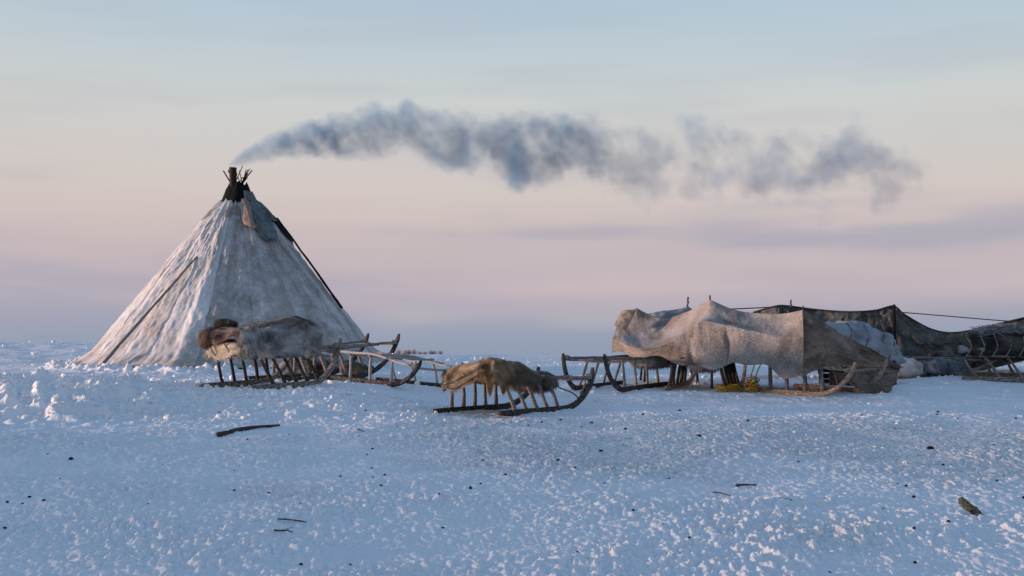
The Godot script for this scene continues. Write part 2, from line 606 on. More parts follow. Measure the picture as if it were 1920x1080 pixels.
func build_sled(label: String, rear: Vector3, yaw: float, q: Dictionary) -> Node3D:
	var o := thing("wooden_sled", label, "sled", "wooden sleds of the camp")
	var L: float = q.get("L", 2.6)
	var wb: float = q.get("wb", 1.0)
	var wt: float = q.get("wt", 0.62)
	var h: float = q.get("h", 0.5)
	var tip: float = q.get("tip", 0.66)
	var flat: float = q.get("flat", 0.68)
	var legs: int = q.get("legs", 5)
	var l0: float = q.get("l0", 0.3)
	var l1: float = q.get("l1", 1.35)
	var rake: float = q.get("rake", 0.16)
	var thick: float = q.get("thick", 0.035)
	var leg_r: float = q.get("leg_r", 0.026)
	var wood: Material = q.get("wood", M.wood)
	var runner_wood: Material = q.get("runner", wood)
	var leg_wood: Material = q.get("leg_wood", wood)
	sled_frame(o, rear, yaw, L)
	var curve_x := L * flat
	for side in [-1.0, 1.0]:
		var path := []
		var sx := []
		var sy := []
		for k in 6:
			path.append(Vector3(curve_x * k / 6.0 - (0.0 if k else 0.02), 0.045 + (0.0 if k else 0.012), side * wb * 0.5 + rng.randf_range(-0.004, 0.004)))
			sy.append(thick)
			sx.append(0.044 if k else 0.028)
		for k in 13:
			var t := k / 12.0
			var ang := t * deg_to_rad(q.get("turn", 74.0))
			# an upturned front: part of an ellipse
			var rx := (L - curve_x) / sin(deg_to_rad(q.get("turn", 74.0)))
			var ry := (tip - 0.045) / (1.0 - cos(deg_to_rad(q.get("turn", 74.0))))
			path.append(Vector3(curve_x + rx * sin(ang), 0.045 + ry * (1.0 - cos(ang)), side * lerpf(wb * 0.5, wb * 0.5 - 0.05, t)))
			sy.append(lerpf(thick, thick * 0.8, t) if k < 12 else thick * 0.5)
			sx.append(lerpf(0.044, 0.024, pow(t, 0.7)) if k < 12 else 0.012)
		var s := Shape.new()
		sweep(s, path, squarish(), sx, sy, Vector3.BACK)
		var runner := part("runner", s.mesh(), runner_wood, o)
		for k in legs:
			var x := l0 + (l1 - l0) * k / maxf(legs - 1, 1)
			part("leg", pole_mesh(Vector3(x + rake * 0.5, 0.06, side * wb * 0.5), Vector3(x - rake * 0.5, h, side * wt * 0.5), leg_r, leg_r * 0.85, 0.012, 6, 5), leg_wood, o)
		# the side rail, running forward to meet the upturned runner
		var end_x: float = q.get("rail_end", L - 0.12)
		var end_y: float = q.get("rail_end_y", tip - 0.12)
		var rp := []
		var rr := []
		for k in 9:
			var t := k / 8.0
			rp.append(Vector3(lerpf(q.get("rail0", 0.05), end_x, t), lerpf(h + 0.02, end_y, smoothstep(0.35, 1.0, t)) + rng.randf_range(-0.006, 0.006), side * lerpf(wt * 0.5, wb * 0.5 - 0.05, smoothstep(0.45, 1.0, t))))
			rr.append(0.026 - 0.006 * t)
		s = Shape.new()
		sweep(s, rp, circle(7), rr, rr)
		part("rail", s.mesh(), q.get("rail_wood", wood), o)
		# lashing where rail and runner meet
		for k in 3:
			var c := Vector3(end_x - 0.015, end_y - 0.03 + 0.028 * k, side * (wb * 0.5 - 0.05))
			var ring := []
			for a in 9:
				ring.append(c + Vector3(0.055 * cos(TAU * a / 8.0), 0.015 * sin(TAU * a / 8.0 + k), 0.045 * sin(TAU * a / 8.0)))
			part("lashing", rope_mesh(ring, 0.011), M.rope, runner)
	for k in legs:
		var x := l0 + (l1 - l0) * k / maxf(legs - 1, 1) - rake * 0.5
		part("crossbar", pole_mesh(Vector3(x, h - 0.02, -wt * 0.5 - 0.05), Vector3(x, h - 0.02, wt * 0.5 + 0.05), 0.024, 0.022, 0.008, 6, 4), wood, o)
	var slats: int = q.get("slats", 3)
	for k in slats:
		var z := wt * (-0.3 + 0.6 * k / maxf(slats - 1, 1))
		part("slat", pole_mesh(Vector3(l0 - 0.2, h + 0.022, z), Vector3(q.get("slat_end", L - 0.35), lerpf(h, q.get("rail_end_y", tip - 0.12), 0.6) + 0.01, z * 1.15), 0.02, 0.017, 0.012, 6, 6), q.get("rail_wood", wood), o)
	part("front_bar", pole_mesh(Vector3(L - 0.16, q.get("rail_end_y", tip - 0.12) - 0.03, -wb * 0.5 + 0.04), Vector3(L - 0.16, q.get("rail_end_y", tip - 0.12) - 0.03, wb * 0.5 - 0.04), 0.022, 0.022, 0.02, 6, 5), wood, o)
	return o


func on_sled(sled: Node3D, called: String, label: String, category: String, group := "") -> Node3D:
	var o := thing(called, label, category, group)
	o.transform = sled.transform
	return o


func place(x: float, d: float) -> Vector3:
	return Vector3(x, ground(x, -d), -d)


# ------------------------------------------------------------------ conical tent

const TENT := Vector3(-6.44, 1.215, -28.75)
var tent_prof := [[0.0, 3.78], [0.08, 3.62], [0.3, 3.31], [0.54, 3.08], [1.0, 2.71], [2.1, 1.83], [3.29, 0.89], [3.72, 0.5], [3.86, 0.36]]


func tent_radius(h: float) -> float:
	for k in tent_prof.size() - 1:
		if h <= tent_prof[k + 1][0]:
			return lerpf(tent_prof[k][1], tent_prof[k + 1][1], (h - tent_prof[k][0]) / (tent_prof[k + 1][0] - tent_prof[k][0]))
	return tent_prof[-1][1]


# azimuth 0 points to the camera (+z), positive to the right (+x)
func tent_point(az: float, h: float, lift := 0.0) -> Vector3:
	var step := TAU / 10.0
	var ridge := deg_to_rad(-7.7)
	var rel := wrapf(az - ridge, -step * 0.5, step * 0.5)
	var corner := absf(rel) / (step * 0.5)
	var facet := cos(step * 0.5) / cos(step * 0.5 * (1.0 - corner))
	facet = lerpf(1.0, facet, 0.85)
	var small := 0.5 + 0.5 * cos((az - ridge) * 30.0)
	var r := tent_radius(h) * facet
	var arc := az * 2.6
	var wr := n_streak.get_noise_3d(arc * 2.2, h * 0.35, 5.0) * 0.036 * smoothstep(3.9, 2.6, h) + n_cloth.get_noise_3d(arc * 0.9, h * 0.7, 3.0) * 0.04
	wr += n_fine.get_noise_3d(arc * 0.5, h * 0.3, 1.0) * 0.02 + 0.02 * small
	wr += 0.1 * smoothstep(0.45, 0.0, h) * n_cloth.get_noise_3d(arc * 1.4, h, 8.0)
	return TENT + Vector3(sin(az) * (r + wr + lift * 0.8), h + lift * 0.55 + wr * 0.4, cos(az) * (r + wr + lift * 0.8))


func tent_color(p: Vector3, az: float, h: float) -> Color:
	var arc := az * 2.6
	var st := n_streak.get_noise_3d(arc * 1.5 + 20.0, h * 0.3, 2.0)
	var bl := n_cloth.get_noise_3d(arc * 0.7 + 7.0, h * 0.6, 11.0)
	var gr := n_fine.get_noise_3d(arc * 1.0, h * 1.0, 21.0)
	var frost := Color(0.72, 0.70, 0.69)
	var hide := Color(0.34, 0.305, 0.275)
	var stain := Color(0.24, 0.18, 0.13)
	var k := clampf(0.50 + 1.0 * st + 0.7 * bl + 0.35 * gr, 0.0, 1.0)
	var c := frost.lerp(hide, k * 0.75)
	var k2 := clampf(1.6 * (bl + 0.6 * gr + 0.3 * st) - 0.55, 0.0, 1.0)
	c = c.lerp(stain, k2 * 0.6)
	# trampled brown skins showing in the frost along the foot
	var foot := smoothstep(0.4, 0.05, h) * clampf(0.2 + 1.6 * n_cloth.get_noise_3d(arc * 1.2, h * 2.0, 31.0) + 0.8 * gr, 0.0, 1.0)
	c = c.lerp(Color(0.42, 0.28, 0.17), foot * 0.75)
	# the bare leather patch under the crown
	var patch := smoothstep(0.42, 0.3, absf(az - 0.14) + 0.1 * gr) * smoothstep(0.17, 0.09, absf(h - 3.55) + 0.04 * bl)
	c = c.lerp(Color(0.3, 0.25, 0.18), patch * 0.8)
	return c


func build_tent() -> void:
	var o := thing("conical_tent", "tall conical tent of frosted pale hides with smoking stovepipe", "tent")
	# covering skins: broad panels that overlap like shingles round the poles
	var edges := [-172.0, -138.0, -107.0, -80.0, -58.0, -33.0, -7.0, 20.0, 43.0, 70.0, 101.0, 131.0, 160.0]
	for k in edges.size():
		var a0 := deg_to_rad(edges[k])
		var a1 := deg_to_rad(edges[(k + 1) % edges.size()] + (360.0 if k == edges.size() - 1 else 0.0)) + 0.10
		var lift := 0.022 * (k % 2) + 0.012
		var front: bool = absf(edges[k]) < 115.0
		var nu := 62 if front else 20
		var nv := 170 if front else 50
		var pos := func(u: float, v: float) -> Vector3:
			var az := lerpf(a1, a0, u)
			var lo := 0.0 if k != 6 else 0.0
			var h := lerpf(lo, 3.86 + 0.04 * sin(az * 7.0), v)
			var wob := 0.012 * n_cloth.get_noise_2d(h * 1.3, float(k) * 9.0)
			return tent_point(az + wob * (absf(u - 0.5) * 2.0), h, lift * (0.6 + 0.4 * sin(u * PI)))
		var col := func(p: Vector3, u: float, v: float) -> Color:
			return tent_color(p, lerpf(a1, a0, u) + 0.35 * k, v * 3.86) if k != 6 and k != 5 else tent_color(p, lerpf(a1, a0, u), v * 3.86)
		var shade_tint: float = [0.1, 0.1, 0.05, 0.0, 0.05, 0.0, 0.62, 0.55, 0.6, 0.45, 0.4, 0.3, 0.2][k]  # darker hides right of the ridge, colour deepened further to mimic shade
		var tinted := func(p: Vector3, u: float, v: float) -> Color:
			var g := clampf(shade_tint * (0.8 + 0.7 * n_cloth.get_noise_3dv(p * 0.9) + 0.4 * n_fine.get_noise_3dv(p * 0.5)), 0.0, 0.9)
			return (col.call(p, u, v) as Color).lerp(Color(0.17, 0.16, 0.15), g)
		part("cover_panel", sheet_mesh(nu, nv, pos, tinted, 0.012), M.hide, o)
	# the frame: long larch poles that cross above the crown
	var cross := TENT + Vector3(0.03, 4.18, 0.0)
	for k in 26:
		var az := TAU * k / 26.0 + rng.randf_range(-0.05, 0.05)
		var foot := TENT + Vector3(sin(az) * 3.12, 0.02, cos(az) * 3.12)
		var through := cross + Vector3(sin(az + 1.3) * 0.10, rng.randf_range(-0.12, 0.1), cos(az + 1.3) * 0.10)
		var dir := (through - foot).normalized()
		var extra := rng.randf_range(0.2, 0.52)
		if k % 5 == 0:
			extra += 0.14
		part("pole", pole_mesh(foot, through + dir * extra, 0.036, rng.randf_range(0.009, 0.015), 0.02, 6, 8), M.soot_pole, o)
	# sooty collar of short skins bound round the poles under the crossing
	var collar := func(u: float, v: float) -> Vector3:
		var az := -u * TAU
		var h := lerpf(3.70, 4.28, v)
		var r := lerpf(0.47, 0.20, v) + 0.03 * n_cloth.get_noise_3d(az * 2.0, h * 2.0, 4.0)
		return TENT + Vector3(0.02 + sin(az) * r, h + 0.05 * sin(az * 5.0) * v, cos(az) * r)
	part("smoke_collar", sheet_mesh(36, 10, collar, func(_p, _u, _v): return Color(0.006, 0.0055, 0.0055), 0.02, true), M.cloth, o)
	# stovepipe
	var s := Shape.new()
	var pipe_x := TENT.x - 0.075
	var pipe := []
	var pr := []
	for y in [3.2, 3.7, 4.1, 4.4, 4.6, 4.63, 4.65]:
		pipe.append(Vector3(pipe_x, TENT.y + y, TENT.z + 0.12))
		pr.append(0.08 if y < 4.6 else 0.088)
	sweep(s, pipe, circle(16), pr, pr)
	part("stovepipe", s.mesh(), M.rust, o)
	# grey canvas thrown over the crown on the lee side, with a torn lower edge
	var flap := func(u: float, v: float) -> Vector3:
		var az := lerpf(2.1, 0.62, u)
		var hang := 0.95 + 0.28 * sin(u * 9.0) + 0.2 * n_cloth.get_noise_2d(u * 4.0, 3.0)
		var h := lerpf(4.05, 4.05 - hang, v)
		var lift := 0.07 + 0.10 * v * (0.5 + 0.5 * sin(u * 14.0 + v * 3.0)) + 0.05 * n_cloth.get_noise_2d(u * 5.0, v * 2.0)
		var hc := minf(h, 3.86)
		var p := tent_point(az, hc, lift)
		p.y += h - hc
		if h > 3.86:
			p.x = lerpf(p.x, TENT.x + 0.1, (h - 3.86) * 1.2)
			p.z = lerpf(p.z, TENT.z, (h - 3.86) * 1.2)
		return p
	var flap_col := func(p: Vector3, u: float, v: float) -> Color:
		var k := clampf(0.4 + n_fine.get_noise_3dv(p * 0.7) + 0.6 * n_cloth.get_noise_3dv(p), 0.0, 1.0)
		return Color(0.07, 0.085, 0.09).lerp(Color(0.2, 0.225, 0.235), k)
	part("canvas_flap", sheet_mesh(44, 26, flap, flap_col, 0.012), M.cloth, o)
	var strip := func(u: float, v: float) -> Vector3:
		var az := lerpf(0.62, 0.40, u) + 0.05 * sin(v * 6.0)
		return tent_point(az, lerpf(3.8, 3.0 + 0.25 * absf(u - 0.4), v), 0.13 + 0.06 * sin(u * PI) * v)
	part("leather_strip", sheet_mesh(10, 20, strip, func(p, _u, _v): return Color(0.34, 0.26, 0.22).lerp(Color(0.2, 0.13, 0.1), clampf(0.5 + 1.5 * n_fine.get_noise_3dv(p * 0.6), 0.0, 1.0)), 0.012), M.hide, o)
	# ridge cord and two poles leaned outside to hold the skins down
	var left_a := deg_to_rad(-33.5)
	part("outer_pole", pole_mesh(tent_point(left_a, 0.0, 0.12) + Vector3(0, -0.03, 0.06), tent_point(deg_to_rad(-21.0), 2.42, 0.07), 0.036, 0.022, 0.02, 8, 12), textured("grey_pole", noise_tex(0.02, [[0.0, Color(0.1, 0.085, 0.08)], [0.6, Color(0.2, 0.175, 0.165)], [1.0, Color(0.42, 0.4, 0.4)]], 21), Vector3(6, 2, 6)), o)
	part("outer_pole", pole_mesh(tent_point(deg_to_rad(87.0), 1.3, 0.10), tent_point(deg_to_rad(88.0), 3.38, 0.17), 0.030, 0.022, 0.02, 8, 12), M.soot_pole, o)
	part("outer_pole", pole_mesh(tent_point(deg_to_rad(150.0), 0.02, 0.12), tent_point(deg_to_rad(150.0), 3.0, 0.1), 0.04, 0.03, 0.02, 8, 12), M.soot_pole, o)


var plume := [[-6.62, 5.9, 0.08], [-6.45, 6.0, 0.15], [-6.3, 6.1, 0.2], [-5.95, 6.28, 0.29], [-5.35, 6.48, 0.37], [-4.65, 6.6, 0.46], [-4.0, 6.68, 0.56], [-3.25, 6.78, 0.62], [-2.5, 6.82, 0.64], [-1.6, 6.60, 0.68], [-0.7, 6.48, 0.74], [0.15, 6.38, 0.84], [1.1, 6.42, 0.82], [1.95, 6.36, 0.78], [2.7, 6.1, 0.86], [3.4, 6.0, 0.95], [4.1, 6.15, 1.0], [5.0, 5.95, 1.0], [6.0, 5.85, 1.0], [7.0, 5.95, 1.05], [8.0, 6.0, 1.05], [8.8, 5.75, 0.95], [9.9, 5.5, 0.8], [10.6, 5.3, 0.5]]


func surface_net(val: PackedFloat32Array, nx: int, ny: int, nz: int, org: Vector3, cell: float, iso: float) -> ArrayMesh:
	# the closed surface where the sampled field crosses iso
	var s := Shape.new()
	var ids := PackedInt32Array()
	ids.resize(nx * ny * nz)
	ids.fill(-1)
	var sy := nx
	var sz := nx * ny
	var corner := [0, 1, sy, sy + 1, sz, sz + 1, sz + sy, sz + sy + 1]
	var edges := [[0, 1], [2, 3], [4, 5], [6, 7], [0, 2], [1, 3], [4, 6], [5, 7], [0, 4], [1, 5], [2, 6], [3, 7]]
	var cpos := [Vector3(0, 0, 0), Vector3(1, 0, 0), Vector3(0, 1, 0), Vector3(1, 1, 0), Vector3(0, 0, 1), Vector3(1, 0, 1), Vector3(0, 1, 1), Vector3(1, 1, 1)]
	for k in nz - 1:
		for j in ny - 1:
			for i in nx - 1:
				var at := i + j * sy + k * sz
				var inside := 0
				for q in corner:
					if val[at + q] > iso:
						inside += 1
				if inside == 0 or inside == 8:
					continue
				var sum := Vector3.ZERO
				var n := 0
				for e in edges:
					var a: float = val[at + corner[e[0]]]
					var b: float = val[at + corner[e[1]]]
					if (a > iso) != (b > iso):
						sum += (cpos[e[0]] as Vector3).lerp(cpos[e[1]], (iso - a) / (b - a))
						n += 1
				ids[at] = s.add(org + (Vector3(i, j, k) + sum / n) * cell)
	var steps := [1, sy, sz]
	for k in range(1, nz - 1):
		for j in range(1, ny - 1):
			for i in range(1, nx - 1):
				var at := i + j * sy + k * sz
				var here := val[at] > iso
				for ax in 3:
					if (val[at + steps[ax]] > iso) == here:
						continue
					var u: int = steps[(ax + 1) % 3]
					var w: int = steps[(ax + 2) % 3]
					var q0 := ids[at - u - w]
					var q1 := ids[at - w]
					var q2 := ids[at]
					var q3 := ids[at - u]
					if q0 < 0 or q1 < 0 or q2 < 0 or q3 < 0:
						continue
					if here:
						s.tri(q0, q2, q1)
						s.tri(q0, q3, q2)
					else:
						s.tri(q0, q1, q2)
						s.tri(q0, q2, q3)
	return s.mesh() if s.idx.size() else null


func build_smoke() -> void:
	var o := thing("smoke_plume", "long blue grey smoke plume drifting right from the tent stovepipe", "smoke")
	var big := FastNoiseLite.new()
	big.seed = 21
	big.frequency = 1.05
	big.fractal_octaves = 4
	big.fractal_gain = 0.55
	var puff := FastNoiseLite.new()
	puff.seed = 22
	puff.frequency = 2.3
	puff.fractal_octaves = 3
	var wisps := [[0.15, 5.75, 0.22, 0.55, 0.9], [-3.8, 6.15, 0.35, 0.35, 0.45], [2.6, 5.4, 0.5, 0.4, 0.75], [6.2, 5.3, 0.4, 0.4, 0.45], [8.6, 5.3, 0.45, 0.4, 0.3], [-1.5, 6.05, 0.4, 0.3, 0.6], [-2.5, 7.35, 0.3, 0.25, 0.5], [8.0, 6.75, 0.4, 0.4, 0.55], [4.3, 6.85, 0.4, 0.35, 0.5]]
	# the plume in three stretches: the tight root by the pipe, the billowing body, the thin torn tail
	var stretches := [
		{"cell": 0.04, "x": [-6.75, -3.3], "y": [5.6, 7.5], "zh": 0.8, "dens": 2.2, "freq": 1.7, "amp": 1.0, "in": [-9.0, -8.0], "out": [-4.35, -3.5]},
		{"cell": 0.06, "x": [-4.8, 3.4], "y": [4.8, 7.9], "zh": 1.1, "dens": 1.05, "freq": 1.0, "amp": 1.0, "in": [-4.65, -4.05], "out": [1.6, 3.3]},
		{"cell": 0.075, "x": [0.9, 11.0], "y": [4.2, 8.0], "zh": 1.3, "dens": 0.42, "freq": 0.85, "amp": 1.5, "in": [1.0, 2.2], "out": [8.6, 10.9]}]
	for part_of in stretches:
		var cell: float = part_of.cell
		var x0: float = part_of.x[0]
		var x1: float = part_of.x[1]
		var y0: float = part_of.y[0]
		var y1: float = part_of.y[1]
		var zh: float = part_of.zh
		var freq: float = part_of.freq
		var amp: float = part_of.amp
		var nx := int((x1 - x0) / cell)
		var ny := int((y1 - y0) / cell)
		var nz := int(2.0 * zh / cell)
		var org := Vector3(x0, y0, TENT.z + 0.12 - zh)
		var val := PackedFloat32Array()
		val.resize(nx * ny * nz)
		for i in nx:
			var x := x0 + i * cell
			var q := 0
			while q < plume.size() - 2 and x > plume[q + 1][0]:
				q += 1
			var t := clampf((x - plume[q][0]) / (plume[q + 1][0] - plume[q][0]), 0.0, 1.0)
			var yc := lerpf(plume[q][1], plume[q + 1][1], t)
			var half := lerpf(plume[q][2], plume[q + 1][2], t)
			var gone: float = smoothstep(-6.62, -6.66, x) * 3.0 + 1.7 * smoothstep(part_of.in[1], part_of.in[0], x) + 1.5 * smoothstep(part_of.out[0], part_of.out[1], x)
			gone += 0.28 * smoothstep(1.6, 4.0, x)
			var rough := clampf(half / 0.5, 0.45, 1.2) * amp
			for j in ny:
				var y := y0 + j * cell
				var dy := (y - yc) / half
				# soft and ragged below, firmer above
				dy *= 0.8 if dy < 0.0 else 1.0
				if absf(dy) > 2.9:
					for k in nz:
						val[i + j * nx + k * nx * ny] = -2.0
					continue
				for k in nz:
					var z := org.z + k * cell
					var dz := (z - TENT.z - 0.12) / (half * 0.9)
					var f := 0.72 - 0.9 * (dy * dy + dz * dz) - gone
					for wsp in wisps:
						f += wsp[4] * exp(-pow((x - wsp[0]) / wsp[2], 2.0) - pow((y - wsp[1]) / wsp[3], 2.0) - pow((z - TENT.z - 0.12) / 0.45, 2.0))
					if f > -1.3:
						var p := Vector3(x + 0.2 * y, y, z) * freq
						f += 0.8 * rough * big.get_noise_3dv(p) + 0.75 * rough * (absf(puff.get_noise_3dv(p)) - 0.22)
					val[i + j * nx + k * nx * ny] = f
		var levels := [[0.0, 0.13], [0.14, 0.2], [0.32, 0.32], [0.55, 0.42], [0.8, 0.45]]
		for lv in levels:
			var m := surface_net(val, nx, ny, nz, org, cell, lv[0])
			if m == null:
				continue
			var fm := FogMaterial.new()
			fm.density = lv[1] * float(part_of.dens)
			fm.albedo = Color(0.15, 0.52, 1.0).linear_to_srgb()
			part("smoke_billow", m, fm, o)


# ------------------------------------------------------------------ loads and covers

func mix_noise(p: Vector3, f: float, sd: float) -> float:
	return n_cloth.get_noise_3d(p.x * f + sd, p.y * f, p.z * f - sd)


func blob_mesh(a: float, b: float, c: float, e: float, amp: float, sd: float, col: Callable, nu := 56, nv := 30, fine := 0.35) -> ArrayMesh:
	# a stuffed, rounded bundle
	var s := Shape.new()
	for j in nv + 1:
		var th := PI * j / nv
		for i in nu:
			var ph := TAU * i / nu
			var d := Vector3(pow_signed(sin(th), e) * pow_signed(cos(ph), e), pow_signed(cos(th), e), pow_signed(sin(th), e) * pow_signed(sin(ph), e))
			var p := Vector3(d.x * a, d.y * b, d.z * c)
			var n := Vector3(d.x / a, d.y / b, d.z / c).normalized()
			p += n * amp * (n_cloth.get_noise_3d(p.x * 1.4 + sd, p.y * 1.4, p.z * 1.4) + fine * n_fine.get_noise_3d(p.x * 0.5, p.y * 0.5 + sd, p.z * 0.5))
			s.add(p, col.call(p, n))
	for j in nv:
		for i in nu:
			var q := j * nu + i
			var w := j * nu + (i + 1) % nu
			s.tri(q, q + nu, w)
			s.tri(w, q + nu, w + nu)
	return s.mesh()


func build_front_sled() -> void:
	var sl := build_sled("dark wooden sled under a brown fur hide, alone in the foreground", place(-0.585, 16.4), deg_to_rad(58), {"L": 2.63, "wb": 1.04, "wt": 0.84, "h": 0.5, "tip": 0.62, "legs": 5, "l0": 0.28, "l1": 1.42, "rake": 0.18, "thick": 0.04, "wood": M.wood, "runner": M.dark_wood, "leg_wood": M.wood, "leg_r": 0.028, "flat": 0.62, "rail_end_y": 0.48, "turn": 84.0})
	var o := on_sled(sl, "fur_hide", "brown reindeer hide tied over the foreground sled", "hide")
	var top := func(x: float, z: float) -> float:
		return 0.70 + 0.15 * z - 0.21 * smoothstep(-0.62, 0.75, x) + 0.075 * exp(-pow((z - 0.3) / 0.2, 2.0)) * exp(-pow((x + 0.6) / 0.35, 2.0)) + 0.03 * sin(x * 7.0 + z * 4.0)
	var hem := func(t: float) -> float:
		return 0.44 + 0.05 * sin(t * 5.0 + 0.6) + 0.05 * sin(t * 11.0) + 0.03 * sin(t * 23.0) - 0.16 * exp(-pow((t - 2.62) / 0.09, 2.0)) - 0.18 * exp(-pow((t - 3.62) / 0.09, 2.0)) - 0.12 * exp(-pow((t - 1.2) / 0.12, 2.0)) - 0.1 * exp(-pow((t - 0.55) / 0.1, 2.0))
	var pos := func(u: float, v: float) -> Vector3:
		var p := drape_pos(1.0 - u, v, 0.80, 0.47, top, hem, 0.03, 0.085, 3.0)
		return p + Vector3(0.78, 0, 0)
	var col := func(p: Vector3, _u: float, v: float) -> Color:
		var k := clampf(0.5 + 1.1 * mix_noise(p, 1.0, 5.0) + 0.5 * n_fine.get_noise_3dv(p * 0.7), 0.0, 1.0)
		var tan_c := Color(0.33, 0.20, 0.10).lerp(Color(0.07, 0.045, 0.03), k)
		var c := tan_c.lerp(Color(0.40, 0.32, 0.24), smoothstep(0.0, 0.35, mix_noise(p, 1.9, 17.0)) * 0.75)
		# the fur colour darkens forward of the hide's rear end
		c = c.lerp(Color(0.075, 0.06, 0.05), smoothstep(0.12, 0.3, p.x + 0.25 * mix_noise(p, 2.2, 4.0)) * 0.75)
		return c.lerp(Color(0.5, 0.47, 0.46), clampf(1.2 * n_fine.get_noise_3dv(p * 1.3) - 0.2, 0.0, 0.5) * (1.0 if v < 0.5 else 0.35))
	var m := sheet_mesh(150, 50, pos, col, 0.03, true)
	part("hide_body", m, M.fur, o)
	hairs("fur", m, 42000, 0.05, 0.003, Vector3(0.0, -0.6, 0.0), o, M.fur, 15000)
	# cords across the hide
	for zz in [[-0.22, 0.2], [0.55, -0.3]]:
		var pts := []
		for k in 13:
			var t := k / 12.0
			pts.append(pos.call(0.30 + 0.26 * t, 0.72 + zz[1] * sin(t * PI * 1.5 + zz[0] * 3.0)) + Vector3(-0.012, 0.012, 0.0))
		part("cord", rope_mesh(pts, 0.009), M.dark_rope, o)
	# darker pelt rolled over the forward part
	var pel := on_sled(sl, "fur_pelt", "dark brown fur pelt rolled at the foreground sled's front", "pelt")
	var pcol := func(p: Vector3, _n: Vector3) -> Color:
		return Color(0.055, 0.04, 0.03).lerp(Color(0.2, 0.15, 0.11), clampf(0.35 + mix_noise(p, 2.0, 9.0) + 0.5 * n_fine.get_noise_3dv(p), 0.0, 1.0))
	var pm := blob_mesh(0.28, 0.12, 0.42, 0.7, 0.07, 6.0, pcol)
	var body := part("pelt_body", pm, M.fur, pel)
	hairs("fur", pm, 6000, 0.06, 0.0035, Vector3(0.2, -0.5, 0.0), pel, M.fur)
	for ch in pel.get_children():
		ch.position = Vector3(1.42, 0.45, 0.1)
	body.position = Vector3(1.42, 0.45, 0.1)
	# chain hanging from the front
	var ch := on_sled(sl, "harness_chain", "dark harness line with links hanging at the foreground sled's curved front", "chain")
	var pts2 := [Vector3(1.55, 0.42, 0.34), Vector3(1.8, 0.33, 0.40), Vector3(2.05, 0.26, 0.44), Vector3(2.2, 0.16, 0.46), Vector3(2.0, 0.06, 0.40), Vector3(1.75, 0.05, 0.36)]
	part("line", rope_mesh(pts2, 0.010), M.dark_rope, ch)
	var pts3 := [Vector3(2.45, 0.47, 0.44), Vector3(2.4, 0.33, 0.45), Vector3(2.28, 0.24, 0.46), Vector3(2.2, 0.16, 0.46)]
	part("line", rope_mesh(pts3, 0.012), M.rope, ch)
	for k in 5:
		var c: Vector3 = [Vector3(2.42, 0.36, 0.47), Vector3(2.36, 0.31, 0.46), Vector3(2.29, 0.25, 0.47), Vector3(2.2, 0.17, 0.48), Vector3(2.12, 0.11, 0.45)][k]
		var tm := TorusMesh.new()
		tm.inner_radius = 0.018
		tm.outer_radius = 0.034
		tm.rings = 12
		tm.ring_segments = 6
		var li := part("link", tm, M.dark_wood, ch)
		li.position = c
		li.rotation = Vector3(1.2, k * 1.1, 0.4)


